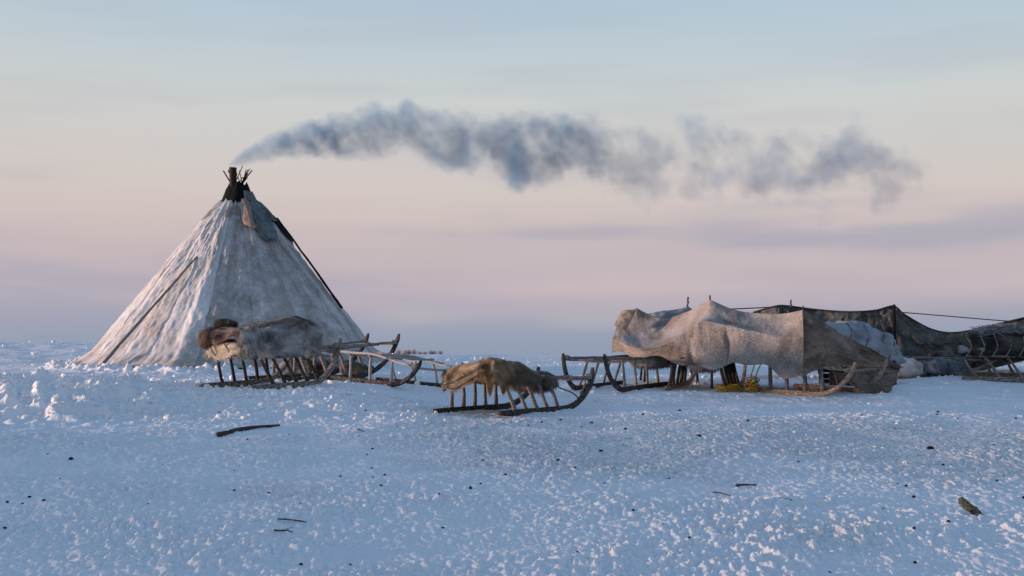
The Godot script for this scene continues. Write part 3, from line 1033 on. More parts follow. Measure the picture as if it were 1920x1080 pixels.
func build_left_group() -> void:
	# sled loaded high with hides, nearest the tent
	var sa := build_sled("loaded sled before the tent carrying a tall bale of hides", place(-4.22, 18.25), deg_to_rad(62), {"L": 2.2, "wb": 1.0, "wt": 0.82, "h": 0.5, "tip": 0.74, "legs": 5, "l0": 0.34, "l1": 1.45, "rake": 0.22, "wood": M.wood, "runner": M.wood, "leg_wood": M.dark_wood, "flat": 0.62, "rail_wood": M.wood, "turn": 70.0, "leg_r": 0.03, "thick": 0.045})
	var bale := on_sled(sa, "hide_bale", "cream hide bale at the bottom of the load before the tent", "hide")
	var top0 := func(x: float, z: float) -> float: return 0.76
	var hem0 := func(t: float) -> float: return 0.50 + 0.03 * sin(t * 9.0) + 0.03 * sin(t * 17.0 + 1.0)
	var pos0 := func(u: float, v: float) -> Vector3:
		return drape_pos(1.0 - u, v, 0.82, 0.47, top0, hem0, 0.0, 0.06, 13.0) + Vector3(0.78, 0, 0)
	var col0 := func(p: Vector3, _u: float, _v: float) -> Color:
		var k := clampf(0.35 + 0.9 * mix_noise(p, 1.3, 2.0) + 0.5 * n_fine.get_noise_3dv(p), 0.0, 1.0)
		var c := Color(0.62, 0.54, 0.42).lerp(Color(0.36, 0.29, 0.22), k)
		return c.lerp(Color(0.13, 0.1, 0.08), clampf(2.5 * n_streak.get_noise_3d(p.x * 0.3, p.y * 7.0, p.z * 0.3) - 0.8, 0.0, 0.7))
	var m0 := sheet_mesh(110, 34, pos0, col0, 0.03, true)
	part("hide_body", m0, M.fur, bale)
	hairs("fur", m0, 20000, 0.045, 0.003, Vector3(0, -0.6, 0), bale, M.fur, 7480)
	for k in 4:
		var x0 := [0.06, 0.3, 0.6, 0.2][k] as float
		var side := [-0.3, 0.0, 0.32, 0.5][k] as float
		part("cord", rope_mesh([Vector3(-0.085, 0.82, side - 0.05), Vector3(-0.105, 0.72, side), Vector3(-0.10, 0.6, side + 0.06 + 0.1 * x0), Vector3(-0.06, 0.5, side + 0.12)], 0.008), M.dark_rope, bale)
	# dark shaggy pelts over the top
	var pel := on_sled(sa, "fur_pelt", "shaggy dark brown and grey pelts on top of the tall bale", "pelt")
	var top1 := func(x: float, z: float) -> float:
		return 0.93 + 0.07 * smoothstep(-0.6, 0.5, z) + 0.05 * sin(x * 3.0) + 0.07 * exp(-pow((z - 0.3) / 0.2, 2.0) - pow((x - 0.25) / 0.4, 2.0))
	var hem1 := func(t: float) -> float: return 0.75 - 0.17 * smoothstep(0.2, 0.7, sin(t)) + 0.05 * sin(t * 7.0) + 0.03 * sin(t * 15.0) - 0.1 * exp(-pow((t - 1.0) / 0.15, 2.0))
	var pos1 := func(u: float, v: float) -> Vector3:
		return drape_pos(1.0 - u, v, 0.86, 0.51, top1, hem1, 0.0, 0.13, 23.0) + Vector3(0.78, 0, 0)
	var col1 := func(p: Vector3, _u: float, _v: float) -> Color:
		var k := clampf(0.5 + 1.3 * mix_noise(p, 1.5, 33.0) + 0.7 * n_fine.get_noise_3dv(p * 0.8), 0.0, 1.0)
		var dark := Color(0.045, 0.032, 0.028).lerp(Color(0.30, 0.215, 0.19), k)
		var grey := Color(0.46, 0.44, 0.43).lerp(Color(0.12, 0.11, 0.11), clampf(0.3 + 1.3 * mix_noise(p, 1.6, 43.0) + 0.5 * n_fine.get_noise_3dv(p), 0.0, 1.0))
		return dark.lerp(grey, smoothstep(0.30, 0.46, p.z + 0.1 * mix_noise(p, 2.0, 3.0)) * smoothstep(1.02, 0.9, p.y))
	var m1 := sheet_mesh(130, 42, pos1, col1, 0.03, true)
	part("pelt_body", m1, M.fur, pel)
	hairs("fur", m1, 42000, 0.055, 0.003, Vector3(0, -0.5, 0), pel, M.fur, 10920)
	# rust-brown roll at the rear left corner and a black scrap on top
	var roll := on_sled(sa, "fur_roll", "rust brown fur roll on the bale's left end", "pelt")
	var rcol := func(p: Vector3, _n: Vector3) -> Color:
		return Color(0.25, 0.15, 0.10).lerp(Color(0.09, 0.065, 0.055), clampf(0.3 + 1.5 * mix_noise(p, 2.5, 3.0) + 0.5 * n_fine.get_noise_3dv(p), 0.0, 1.0))
	var rm := blob_mesh(0.2, 0.14, 0.12, 0.75, 0.06, 2.0, rcol, 36, 20)
	part("pelt_body", rm, M.fur, roll)
	hairs("fur", rm, 7000, 0.05, 0.0035, Vector3(0, -0.5, 0), roll, M.fur)
	for c in roll.get_children():
		c.position = Vector3(0.06, 0.78, -0.37)
	var scrap := on_sled(sa, "fur_scrap", "small black fur scrap lying on top of the tall bale", "pelt")
	var sm := blob_mesh(0.12, 0.045, 0.16, 0.8, 0.05, 8.0, func(p, _n): return Color(0.025, 0.02, 0.018).lerp(Color(0.1, 0.08, 0.06), clampf(0.3 + n_fine.get_noise_3dv(p), 0.0, 1.0)), 30, 16)
	part("pelt_body", sm, M.fur, scrap)
	hairs("fur", sm, 5000, 0.05, 0.0035, Vector3(0, -0.3, 0), scrap, M.fur)
	for c in scrap.get_children():
		c.position = Vector3(0.25, 0.99, -0.22)
	# empty freight sled behind with its tall upturned runner
	build_sled("empty sled with three long rails and the tallest upturned runner", place(-4.32, 21.6), deg_to_rad(50), {"L": 2.85, "wb": 0.95, "wt": 0.66, "h": 0.52, "tip": 0.82, "legs": 4, "l0": 0.5, "l1": 1.9, "rake": 0.1, "wood": M.wood, "runner": M.dark_wood, "rail_wood": M.wood, "flat": 0.58, "thick": 0.05, "rail_end_y": 0.66, "turn": 72.0, "leg_r": 0.036})
	build_sled("low empty sled pointing towards the foreground, right of the tent", place(-2.80, 21.95), deg_to_rad(-50), {"L": 2.55, "wb": 0.95, "wt": 0.8, "h": 0.5, "tip": 0.47, "legs": 3, "l0": 0.5, "l1": 1.75, "rake": 0.12, "wood": M.frost_wood, "runner": M.dark_wood, "flat": 0.7, "rail_end_y": 0.38, "turn": 66.0, "slats": 2})
	# sack and frosted fur lying under the sled rails
	var sk := thing("brown_sack", "round dark brown sack lying behind the loaded sled's curved runner", "sack")
	var skm := blob_mesh(0.28, 0.17, 0.2, 0.8, 0.06, 4.0, func(p, _n): return Color(0.07, 0.055, 0.04).lerp(Color(0.2, 0.17, 0.13), clampf(0.3 + mix_noise(p, 2.0, 1.0), 0.0, 1.0)), 32, 18)
	part("sack_body", skm, M.cloth, sk)
	part("tied_neck", rope_mesh([Vector3(0.26, 0.02, 0.05), Vector3(0.32, 0.06, 0.02), Vector3(0.36, 0.04, 0.06)], 0.03), M.dark_rope, sk)
	sk.position = place(-2.95, 22.9) + Vector3(0, 0.15, 0)
	var heap := thing("fur_heap", "heap of dark frosted furs on the snow by the tent foot", "pelt")
	var hm := blob_mesh(0.55, 0.24, 0.4, 0.85, 0.12, 14.0, func(p, _n): return Color(0.07, 0.06, 0.055).lerp(Color(0.42, 0.4, 0.4), clampf(0.3 + 1.3 * mix_noise(p, 2.0, 6.0) + 0.5 * n_fine.get_noise_3dv(p), 0.0, 1.0)))
	part("pelt_body", hm, M.fur, heap)
	hairs("fur", hm, 4000, 0.06, 0.004, Vector3(0, -0.4, 0), heap, M.fur)
	heap.position = place(-3.9, 23.6) + Vector3(0, 0.17, 0)


func table_at(tab: Array, u: float) -> Vector3:
	# smooth run through evenly parametrised points
	var n := tab.size()
	var f := clampf(u, 0.0, 1.0) * (n - 1)
	var k := mini(int(f), n - 2)
	var t := f - k
	var p0: Vector3 = tab[maxi(k - 1, 0)]
	var p1: Vector3 = tab[k]
	var p2: Vector3 = tab[k + 1]
	var p3: Vector3 = tab[mini(k + 2, n - 1)]
	return p1.cubic_interpolate(p2, p0, p3, t)


func frosted(p: Vector3, frost: float) -> Color:
	var k := clampf(0.5 + 0.8 * mix_noise(p, 1.0, 3.0), 0.0, 1.0)
	var hide := Color(0.105, 0.082, 0.066).lerp(Color(0.22, 0.178, 0.15), k)
	var speck := 0.62 * n_fine.get_noise_3d(p.x * 3.6, p.y * 2.2, p.z * 3.6) + 0.08 * n_fine.get_noise_3dv(p * 0.8 + Vector3(9, 2, 4)) + 0.3 * mix_noise(p, 0.9, 15.0)
	return hide.lerp(Color(0.52, 0.495, 0.485), clampf(frost + 0.85 * speck, 0.0, 0.93))


func build_right_group() -> void:
	# sleds under the covers
	build_sled("sled at the covers' left end with two dark upturned runners", place(2.43, 22.4), deg_to_rad(240), {"L": 2.5, "wb": 0.86, "wt": 0.66, "h": 0.52, "tip": 0.66, "legs": 4, "l0": 0.35, "l1": 1.75, "rake": 0.12, "wood": M.wood, "runner": M.dark_wood, "flat": 0.74, "rail_end_y": 0.58, "turn": 80.0})
	build_sled("sled with close set legs under the frosted hide's middle", place(3.10, 20.75), deg_to_rad(70), {"L": 2.5, "wb": 0.98, "wt": 0.8, "h": 0.55, "tip": 0.62, "legs": 5, "l0": 0.12, "l1": 1.35, "rake": 0.12, "wood": M.wood, "runner": M.fresh_wood, "leg_wood": M.dark_wood, "leg_r": 0.034, "flat": 0.68, "rail_end_y": 0.5})
	build_sled("sled with pale orange runners under the brown hide's right end", place(4.55, 20.99), deg_to_rad(-45), {"L": 1.74, "wb": 1.1, "wt": 0.92, "h": 0.5, "tip": 0.6, "legs": 4, "l0": 0.18, "l1": 1.15, "rake": 0.08, "wood": M.wood, "runner": M.fresh_wood, "rail_wood": M.fresh_wood, "leg_r": 0.034, "flat": 0.6, "rail_end_y": 0.46, "thick": 0.05})
	# the great frosted hide
	var o := thing("frosted_hide_cover", "long frosted hide cover sagging between stakes over the sleds", "cover")
	var hem := [Vector3(1.78, 1.538, -21.90), Vector3(2.14, 1.491, -21.35), Vector3(2.56, 1.436, -21.00), Vector3(2.98, 1.329, -20.75), Vector3(3.30, 1.277, -20.50), Vector3(3.66, 1.332, -20.30), Vector3(4.02, 1.351, -20.10), Vector3(4.36, 1.163, -19.85), Vector3(4.645, 1.15, -19.60)]
	var fold := [Vector3(1.80, 1.80, -21.98), Vector3(2.11, 1.62, -21.30), Vector3(2.53, 1.636, -20.90), Vector3(2.92, 1.869, -20.70), Vector3(3.20, 2.063, -20.55), Vector3(3.62, 1.968, -20.30), Vector3(3.98, 1.876, -20.10), Vector3(4.33, 1.802, -19.85), Vector3(4.67, 1.782, -19.64)]
	var ridge := [Vector3(2.03, 2.220, -22.70), Vector3(2.27, 2.312, -22.50), Vector3(2.72, 2.156, -22.20), Vector3(3.09, 2.264, -21.70), Vector3(3.41, 2.403, -21.20), Vector3(3.82, 2.267, -21.00), Vector3(4.16, 2.205, -20.80), Vector3(4.50, 2.186, -20.50), Vector3(4.71, 2.225, -19.9)]
	var face := func(u: float, v: float) -> Vector3:
		var h := table_at(hem, u)
		var f := table_at(fold, u)
		var r := table_at(ridge, u)
		var near_corner := 1.0 - smoothstep(0.90, 1.0, u)
		var p: Vector3
		if v < 0.3:
			# hangs from the fold to the hem in loose upright pleats
			var t := v / 0.3
			p = h.lerp(f, t)
			var pleat := 0.05 * sin(u * 21.0 + 1.5 * sin(u * 9.0)) * (1.0 - 0.8 * t) + 0.03 * n_cloth.get_noise_3d(u * 6.0, t * 0.5, 2.0)
			pleat -= 0.10 * exp(-pow((u - 0.40) / 0.018, 2.0)) * (1.0 - t) * (1.0 - t) + 0.07 * exp(-pow((u - 0.60) / 0.012, 2.0)) * sin(t * PI)
			pleat += 0.09 * smoothstep(0.78, 0.86, u) * exp(-pow((t - 0.2) / 0.12, 2.0))
			p += Vector3(-0.6, 0.0, 0.8) * pleat * near_corner
			p.y += 0.035 * sin(u * 33.0) * (1.0 - t) * near_corner
		elif v < 0.65:
			# leans back from the fold up to the ridge, sagging between
			var t := (v - 0.3) / 0.35
			p = f.lerp(r, t)
			var sag := sin(t * PI) * (0.09 * (1.0 - smoothstep(0.35, 0.6, u)) + 0.04) * smoothstep(0.0, 0.15, u)
			p += Vector3(0.25, -1.0, -0.2) * sag * near_corner
			p += Vector3(-0.45, 0.45, 0.6) * (0.03 * n_cloth.get_noise_3d(u * 5.0, t * 0.8, 12.0) + 0.018 * sin(t * PI) * sin(u * 17.0 + t * 4.0)) * near_corner
		else:
			var t := (v - 0.65) / 0.35
			p = r.lerp(r + Vector3(0.55, -0.75, -1.35), t)
			p.y += 0.16 * sin(t * PI) + 0.04 * n_cloth.get_noise_2d(u * 8.0, t * 3.0) * t
		p.y += 0.05 * exp(-absf(u - 0.505) / 0.03) * exp(-pow((v - 0.65) / 0.13, 2.0)) + 0.05 * exp(-absf(u - 0.13) / 0.03) * exp(-pow((v - 0.65) / 0.1, 2.0))
		return p + Vector3(-0.4, 0.3, 0.6) * 0.004 * n_fine.get_noise_3dv(p * 0.9)
	var fcol := func(p: Vector3, u: float, v: float) -> Color:
		return frosted(p, 0.24 + 0.12 * smoothstep(0.26, 0.36, v + 0.04 * mix_noise(p, 2.0, 7.0)) - 0.30 * smoothstep(0.0, 0.4, mix_noise(p, 0.8, 71.0)))
	part("hide_face", sheet_mesh(380, 190, func(u, v): return face.call(1.0 - u, v), fcol, 0.014), M.hide, o)
	# the end that turns the corner: darker, nearly bare of frost, running down to the last runner
	var hem2 := [Vector3(4.645, 1.15, -19.6), Vector3(5.03, 1.28, -19.8), Vector3(5.62, 1.22, -20.2), Vector3(6.18, 1.185, -20.6), Vector3(6.62, 1.24, -20.95)]
	var ridge2 := [Vector3(4.71, 2.225, -19.9), Vector3(5.14, 2.02, -20.12), Vector3(5.70, 1.755, -20.5), Vector3(6.24, 1.50, -20.8), Vector3(6.68, 1.30, -21.02)]
	var side := func(u: float, v: float) -> Vector3:
		var p := table_at(hem2, u).lerp(table_at(ridge2, u), v)
		p += Vector3(0.55, 0.0, 0.75) * (0.08 * sin(v * PI) * (1.0 - u) + 0.06 * n_cloth.get_noise_3d(u * 3.0 + v * 2.0, v * 3.0 - u * 2.0, 9.0) + 0.02 * sin(u * 9.0 + v * 8.0)) * smoothstep(0.0, 0.1, u)
		return p
	var scol := func(p: Vector3, u: float, v: float) -> Color:
		var f := 0.02 + 0.25 * smoothstep(0.05, 0.4, mix_noise(p, 1.2, 51.0)) + 0.45 * smoothstep(0.25, 0.0, v) * clampf(0.5 + n_fine.get_noise_3dv(p), 0.0, 1.0)
		var c := frosted(p, f - 0.15).lerp(Color(0.045, 0.034, 0.028), smoothstep(0.0, 0.35, mix_noise(p, 1.5, 91.0)) * 0.5)
		return c * Color(0.95, 0.88, 0.82)
	part("hide_end", sheet_mesh(190, 90, func(u, v): return side.call(1.0 - u, v), scol, 0.014), M.hide, o)
	# the flap that hangs from the end to the snow
	var flap := func(u: float, v: float) -> Vector3:
		var a := Vector3(5.30, 1.20, -20.02).lerp(Vector3(6.60, 1.215, -20.93), u)
		var b := Vector3(5.82, 0.845, -20.05).lerp(Vector3(6.28, 0.80, -20.35), u)
		if u < 0.5:
			b = Vector3(5.34, 1.10, -20.03).lerp(Vector3(6.0, 0.80, -20.1), u / 0.5)
		else:
			b = Vector3(6.0, 0.80, -20.1).lerp(Vector3(6.50, 1.0, -20.7), pow((u - 0.5) / 0.5, 1.5))
		var p := a.lerp(b, v)
		return p + Vector3(0.5, 0.0, 0.8) * (0.04 * sin(u * 17.0) * v + 0.05 * n_cloth.get_noise_3d(u * 4.0, v * 3.0, 14.0))
	part("hide_flap", sheet_mesh(60, 40, func(u, v): return flap.call(u, v), scol, 0.012), M.hide, o)
	# turned-back corner at the left end, leather side out
	var corner := func(u: float, v: float) -> Vector3:
		var a := Vector3(2.22, 2.29, -21.96).lerp(Vector3(2.02, 1.92, -21.85), v)
		var b := Vector3(1.98, 2.26, -22.2).lerp(Vector3(1.84, 2.02, -22.0), v)
		return a.lerp(b, u) + Vector3(-0.3, 0.2, 0.5) * 0.12 * sin(u * PI) * (1.0 - 0.5 * v)
	part("turned_corner", sheet_mesh(16, 16, func(u, v): return corner.call(u, v), func(p, _u, _v): return Color(0.16, 0.125, 0.10).lerp(Color(0.3, 0.26, 0.23), clampf(0.3 + 1.4 * n_fine.get_noise_3dv(p * 0.7), 0.0, 1.0)), 0.015), M.hide, o)
	# load under the covers: pale furs at the left, a bale in the middle
	var f1 := thing("fur_bale", "pale fur bale sticking out under the frosted cover's left hem", "pelt")
	var fm := blob_mesh(0.55, 0.15, 0.28, 0.6, 0.06, 31.0, func(p, _n): return Color(0.5, 0.44, 0.38).lerp(Color(0.16, 0.12, 0.1), clampf(0.35 + 1.2 * mix_noise(p, 1.8, 8.0) + 0.4 * n_fine.get_noise_3dv(p), 0.0, 1.0)))
	part("pelt_body", fm, M.fur, f1)
	hairs("fur", fm, 6000, 0.06, 0.004, Vector3(0, -0.5, 0), f1, M.fur)
	f1.position = Vector3(2.5, 1.44, -21.95)
	f1.rotation.y = deg_to_rad(60)
	var f2 := thing("fur_bale", "shaggy pinkish fur tuft hanging under the frosted cover's middle", "pelt")
	var fm2 := blob_mesh(0.5, 0.24, 0.3, 0.65, 0.08, 37.0, func(p, _n): return Color(0.56, 0.49, 0.46).lerp(Color(0.22, 0.17, 0.15), clampf(0.25 + 1.1 * mix_noise(p, 1.8, 18.0) + 0.4 * n_fine.get_noise_3dv(p), 0.0, 1.0)))
	part("pelt_body", fm2, M.fur, f2)
	hairs("fur", fm2, 6000, 0.07, 0.004, Vector3(0, -0.6, 0), f2, M.fur)
	f2.position = Vector3(3.32, 1.48, -21.2)
	f2.rotation.y = deg_to_rad(70)
	var f3 := thing("hide_bale", "brown hide load lashed on the sled under the corner stake", "hide")
	var fm3 := blob_mesh(0.55, 0.2, 0.32, 0.55, 0.06, 47.0, func(p, _n): return Color(0.12, 0.09, 0.075).lerp(Color(0.3, 0.25, 0.21), clampf(0.4 + mix_noise(p, 1.6, 28.0), 0.0, 1.0)))
	part("hide_body", fm3, M.fur, f3)
	part("cord", rope_mesh([Vector3(-0.2, -0.15, 0.34), Vector3(-0.15, 0.08, 0.36), Vector3(-0.1, 0.24, 0.0)], 0.01), M.dark_rope, f3)
	f3.position = Vector3(4.95, 1.5, -20.75)
	f3.rotation.y = deg_to_rad(-45)
	# yellow rope and straw under the second sled
	var st := thing("yellow_rope_heap", "tangled heap of yellow rope under the frosted cover", "rope")
	for k in 14:
		var pts := []
		var cx := 3.66 if k < 8 else 4.0
		var cz := -20.62 if k < 8 else -20.45
		for j in 7:
			var a := j * 1.5 + k * 0.9
			var rx := (0.24 if k < 8 else 0.12) * rng.randf_range(0.6, 1.1)
			pts.append(Vector3(cx + rx * cos(a), 0.0, cz + 0.14 * sin(a) * rng.randf_range(0.6, 1.2)))
			var y := (rng.randf_range(0.0, 0.10) if k < 8 else rng.randf_range(0.0, 0.22))
			pts[-1].y = ground(pts[-1].x, pts[-1].z) + 0.02 + y
		part("strand", rope_mesh(pts, 0.010), M.yellow, st)
	part("strand", rope_mesh([Vector3(3.98, ground(3.98, -20.45) + 0.15, -20.45), Vector3(3.96, 1.12, -20.36), Vector3(4.02, 1.34, -20.32)], 0.010), M.yellow, st)
	part("strand", rope_mesh([Vector3(4.05, ground(4.05, -20.45) + 0.12, -20.43), Vector3(4.05, 1.15, -20.36), Vector3(4.12, 1.34, -20.32)], 0.010), M.yellow, st)
	# white sacking bundle behind the dark end
	var sk := thing("white_bundle", "big bluish white sack bundle behind the brown hide end", "bundle")
	var grooves := [-0.45, -0.12, 0.2, 0.5]
	var sack_pt := func(th: float, ph: float, lift: float) -> Vector3:
		var d := Vector3(cos(th), sin(th) * cos(ph), sin(th) * sin(ph))
		var p := Vector3(d.x * 0.86, d.y * 0.47, d.z * 0.5)
		var dent := 0.0
		for gx in grooves:
			dent += exp(-pow((p.x - gx - 0.08 * sin(ph * 2.0)) / 0.04, 2.0))
		var w := 1.0 + 0.16 * n_cloth.get_noise_3d(p.x * 1.6, p.y * 2.2, p.z * 2.2) + 0.05 * sin(ph * 9.0 + 6.0 * p.x) * sin(th) - 0.06 * dent
		return p * w + d * lift
	var sack_shape := Shape.new()
	for j in 61:
		for i in 80:
			var p: Vector3 = sack_pt.call(PI * j / 60.0, TAU * i / 80.0, 0.0)
			sack_shape.add(p, Color(0.31, 0.345, 0.375).lerp(Color(0.17, 0.195, 0.22), clampf(0.35 + 1.2 * mix_noise(p, 1.8, 38.0) + 0.5 * n_fine.get_noise_3dv(p), 0.0, 1.0)))
	for j in 60:
		for i in 80:
			var q := j * 80 + i
			var w := j * 80 + (i + 1) % 80
			sack_shape.tri(q, w, q + 80)
			sack_shape.tri(w, w + 80, q + 80)
	part("sack_body", sack_shape.mesh(), M.cloth, sk)
	for gx in grooves:
		var pts := []
		for j in 17:
			var ph := TAU * j / 16.0
			pts.append(sack_pt.call(acos(clampf((gx + 0.08 * sin(ph * 2.0)) / 0.86, -1.0, 1.0)), ph, 0.012))
		part("cord", rope_mesh(pts, 0.007), M.dark_rope, sk)
	sk.position = Vector3(6.28, 1.60, -22.35)
	sk.rotation = Vector3(0, 0.25, -0.22)
	var bs := thing("load_box", "dark crate under the bluish white sack bundle", "crate")
	for k in 4:
		var s := Shape.new()
		sweep(s, [Vector3(-0.6, 0.05 + 0.11 * k, 0.38), Vector3(0.6, 0.05 + 0.11 * k, 0.38)], squarish(), [0.015, 0.015], [0.05, 0.05])
		part("plank", s.mesh(true), M.dark_wood, bs)
		s = Shape.new()
		sweep(s, [Vector3(-0.6, 0.05 + 0.11 * k, -0.38), Vector3(0.6, 0.05 + 0.11 * k, -0.38)], squarish(), [0.015, 0.015], [0.05, 0.05])
		part("plank", s.mesh(true), M.dark_wood, bs)
	for sx in [-0.57, 0.57]:
		for sz in [-0.35, 0.35]:
			part("corner_post", pole_mesh(Vector3(sx, -0.02, sz), Vector3(sx, 0.45, sz), 0.03, 0.03, 0.0, 6, 3), M.dark_wood, bs)
	bs.position = place(6.3, 22.4)
	# slate-blue tarp over a load far left
	var bt := thing("blue_tarp_load", "slate blue tarp roll showing above the frosted cover's left dip", "tarp")
	var bm := blob_mesh(0.55, 0.16, 0.35, 0.6, 0.06, 67.0, func(p, _n): return Color(0.12, 0.15, 0.18).lerp(Color(0.24, 0.28, 0.31), clampf(0.4 + mix_noise(p, 1.5, 48.0), 0.0, 1.0)))
	part("tarp_body", bm, M.cloth, bt)
	bt.position = Vector3(3.02, 2.18, -23.5)
	bt.rotation = Vector3(0, 0.15, 0.14)
	var bl := thing("pole_trestle", "pole trestle carrying the slate blue tarp roll", "trestle")
	for sx in [-0.42, 0.42]:
		for sz in [-0.27, 0.27]:
			part("leg", pole_mesh(Vector3(sx * 1.2, -0.02, sz * 1.3), Vector3(sx, 1.02, sz), 0.028, 0.022, 0.01, 6, 4), M.dark_wood, bl)
		part("crossbar", pole_mesh(Vector3(sx, 1.0, -0.36), Vector3(sx, 1.0, 0.36), 0.024, 0.024, 0.01, 6, 4), M.dark_wood, bl)
	bl.position = place(3.0, 23.5)


func build_dark_tarp() -> void:
	var o := thing("dark_tarp", "dark canvas tarp sagging between poles behind the covered sleds", "tarp")
	var top := [Vector3(4.95, 2.36, -25.2), Vector3(5.33, 2.47, -25.0), Vector3(5.55, 2.49, -25.0), Vector3(6.10, 2.42, -25.0), Vector3(6.60, 2.37, -24.9), Vector3(6.98, 2.36, -24.8), Vector3(7.36, 2.39, -24.8), Vector3(7.72, 2.475, -24.8), Vector3(7.92, 2.31, -24.8), Vector3(8.40, 2.02, -24.7), Vector3(8.80, 1.93, -24.6), Vector3(9.25, 2.0, -24.4), Vector3(9.75, 2.13, -24.3), Vector3(10.3, 2.27, -24.2), Vector3(10.8, 2.42, -24.1)]
	var face := func(u: float, v: float) -> Vector3:
		var t := table_at(top, u)
		var low := Vector3(t.x, 1.42 + 0.03 * sin(u * 19.0), t.z + 0.55)
		var p: Vector3
		if v < 0.6:
			var k := v / 0.6
			p = low.lerp(t, k)
			p.z += 0.10 * sin(k * PI) * (0.6 + 0.4 * sin(u * 8.0)) + 0.07 * sin(k * 13.0 + 3.0 * n_cloth.get_noise_2d(u * 3.0, k)) * (1.0 - k)
			p.z += 0.08 * n_cloth.get_noise_3d(u * 14.0, k * 2.0, 6.0)
		else:
			var k := (v - 0.6) / 0.4
			p = t.lerp(t + Vector3(0.1, -0.95, -1.3), k)
			p.y += 0.15 * sin(k * PI)
		return p
	var col := func(p: Vector3, _u: float, _v: float) -> Color:
		var k := clampf(0.35 + 0.8 * mix_noise(p, 1.0, 61.0) + 0.5 * n_fine.get_noise_3dv(p * 0.8), 0.0, 1.0)
		var c := Color(0.045, 0.045, 0.043).lerp(Color(0.13, 0.125, 0.115), k)
		return c.lerp(Color(0.42, 0.42, 0.42), clampf(1.4 * n_fine.get_noise_3dv(p * 1.5) + 0.5 * mix_noise(p, 1.5, 5.0) - 0.62, 0.0, 0.35))
	part("tarp_cloth", sheet_mesh(220, 60, func(u, v): return face.call(1.0 - u, v), col, 0.012), M.cloth, o)
	# a rope sewn in the top edge
	var pts := []
	for k in 40:
		pts.append(table_at(top, k / 39.0) + Vector3(0, 0.012, 0.012))
	part("edge_rope", rope_mesh(pts, 0.014), M.dark_rope, o)
	# things below the tarp: boarded sled and furs
	build_sled("sled standing under the dark tarp, its thin runner turned up right", place(6.9, 23.6), deg_to_rad(8), {"L": 2.5, "wb": 0.8, "wt": 0.7, "h": 0.36, "tip": 0.34, "legs": 4, "l0": 0.2, "l1": 1.5, "rake": 0.08, "wood": M.wood, "flat": 0.6, "rail_end_y": 0.26, "turn": 50.0, "thick": 0.03})
	var f := thing("white_fur", "white fur hanging in folds under the dark tarp", "pelt")
	var fm := blob_mesh(0.34, 0.17, 0.28, 0.7, 0.08, 87.0, func(p, _n): return Color(0.68, 0.65, 0.62).lerp(Color(0.4, 0.36, 0.33), clampf(0.2 + 1.2 * mix_noise(p, 2.4, 58.0), 0.0, 1.0)), 44, 22)
	part("pelt_body", fm, M.fur, f)
	hairs("fur", fm, 3000, 0.05, 0.004, Vector3(0, -0.6, 0), f, M.fur)
	f.position = Vector3(7.45, 1.26, -23.3)
	var g := thing("grey_cloth_bundle", "grey blue cloth bundle under the dark tarp beside the white fur", "bundle")
	var gm := blob_mesh(0.38, 0.15, 0.28, 0.7, 0.06, 97.0, func(p, _n): return Color(0.10, 0.115, 0.125).lerp(Color(0.26, 0.285, 0.30), clampf(0.3 + 1.2 * mix_noise(p, 2.0, 68.0), 0.0, 1.0)), 44, 22)
	part("bundle_body", gm, M.cloth, g)
	part("cord", rope_mesh([Vector3(0.0, -0.14, 0.22), Vector3(0.02, 0.0, 0.30), Vector3(0.03, 0.15, 0.19), Vector3(0.03, 0.17, 0.0)], 0.009), M.dark_rope, g)
	g.position = Vector3(8.15, 1.26, -23.25)
	# right-hand sled with a dark twiggy load
	var sh := build_sled("sled at the right edge with slanting legs and a dark load", place(8.15, 22.35), deg_to_rad(-12), {"L": 3.0, "wb": 0.9, "wt": 0.6, "h": 0.42, "tip": 0.6, "legs": 6, "l0": 0.12, "l1": 2.05, "rake": 0.24, "wood": M.wood, "runner": M.wood, "leg_wood": M.wood, "leg_r": 0.026, "thick": 0.022})
	var ld := on_sled(sh, "dark_load", "dark tied load with frosted brushwood on the right edge sled", "load")
	var lm := blob_mesh(0.95, 0.22, 0.42, 0.65, 0.10, 107.0, func(p, _n): return Color(0.02, 0.019, 0.018).lerp(Color(0.11, 0.1, 0.085), clampf(0.3 + 1.3 * mix_noise(p, 2.2, 78.0) + 0.5 * n_fine.get_noise_3dv(p), 0.0, 1.0)), 70, 30)
	part("load_body", lm, M.cloth, ld)
	hairs("brush_fringe", lm, 9000, 0.07, 0.003, Vector3(0.3, -0.3, 0.0), ld, M.fur)
	for c in ld.get_children():
		c.position = Vector3(0.85, 0.62, 0.0)
	for k in 8:
		var x := 0.05 + 0.22 * k
		part("cord", rope_mesh([Vector3(x, 0.45, 0.43), Vector3(x + 0.08, 0.62, 0.46), Vector3(x + 0.02 * k, 0.8, 0.34), Vector3(x + 0.1, 0.86, 0.0)], 0.009), M.rope, ld)
	var tw := Shape.new()
	for k in 600:
		var c := Vector3(rng.randf_range(0.2, 1.2), 0.80 + rng.randf_range(-0.03, 0.13), rng.randf_range(-0.2, 0.36))
		c.y += 0.07 * sin((c.x - 0.2) * 3.0)
		var d := Vector3(rng.randf_range(-1, 1), rng.randf_range(-0.35, 0.3), rng.randf_range(-0.6, 0.6)).normalized() * rng.randf_range(0.05, 0.13)
		var fr := rng.randf_range(0.08, 0.55)
		sweep(tw, [c - d, c, c + d + Vector3(0, rng.randf_range(-0.03, 0.03), 0)], circle(3), [0.004, 0.005, 0.002], [0.004, 0.005, 0.002], Vector3.UP, Color(fr, fr * 0.99, fr))
	var bw := part("brushwood", tw.mesh(), M.twig, ld)
	bw.set_meta("kind", "stuff")
	var tn := on_sled(sh, "tan_hide", "olive tan hide folded low on the right edge sled", "hide")
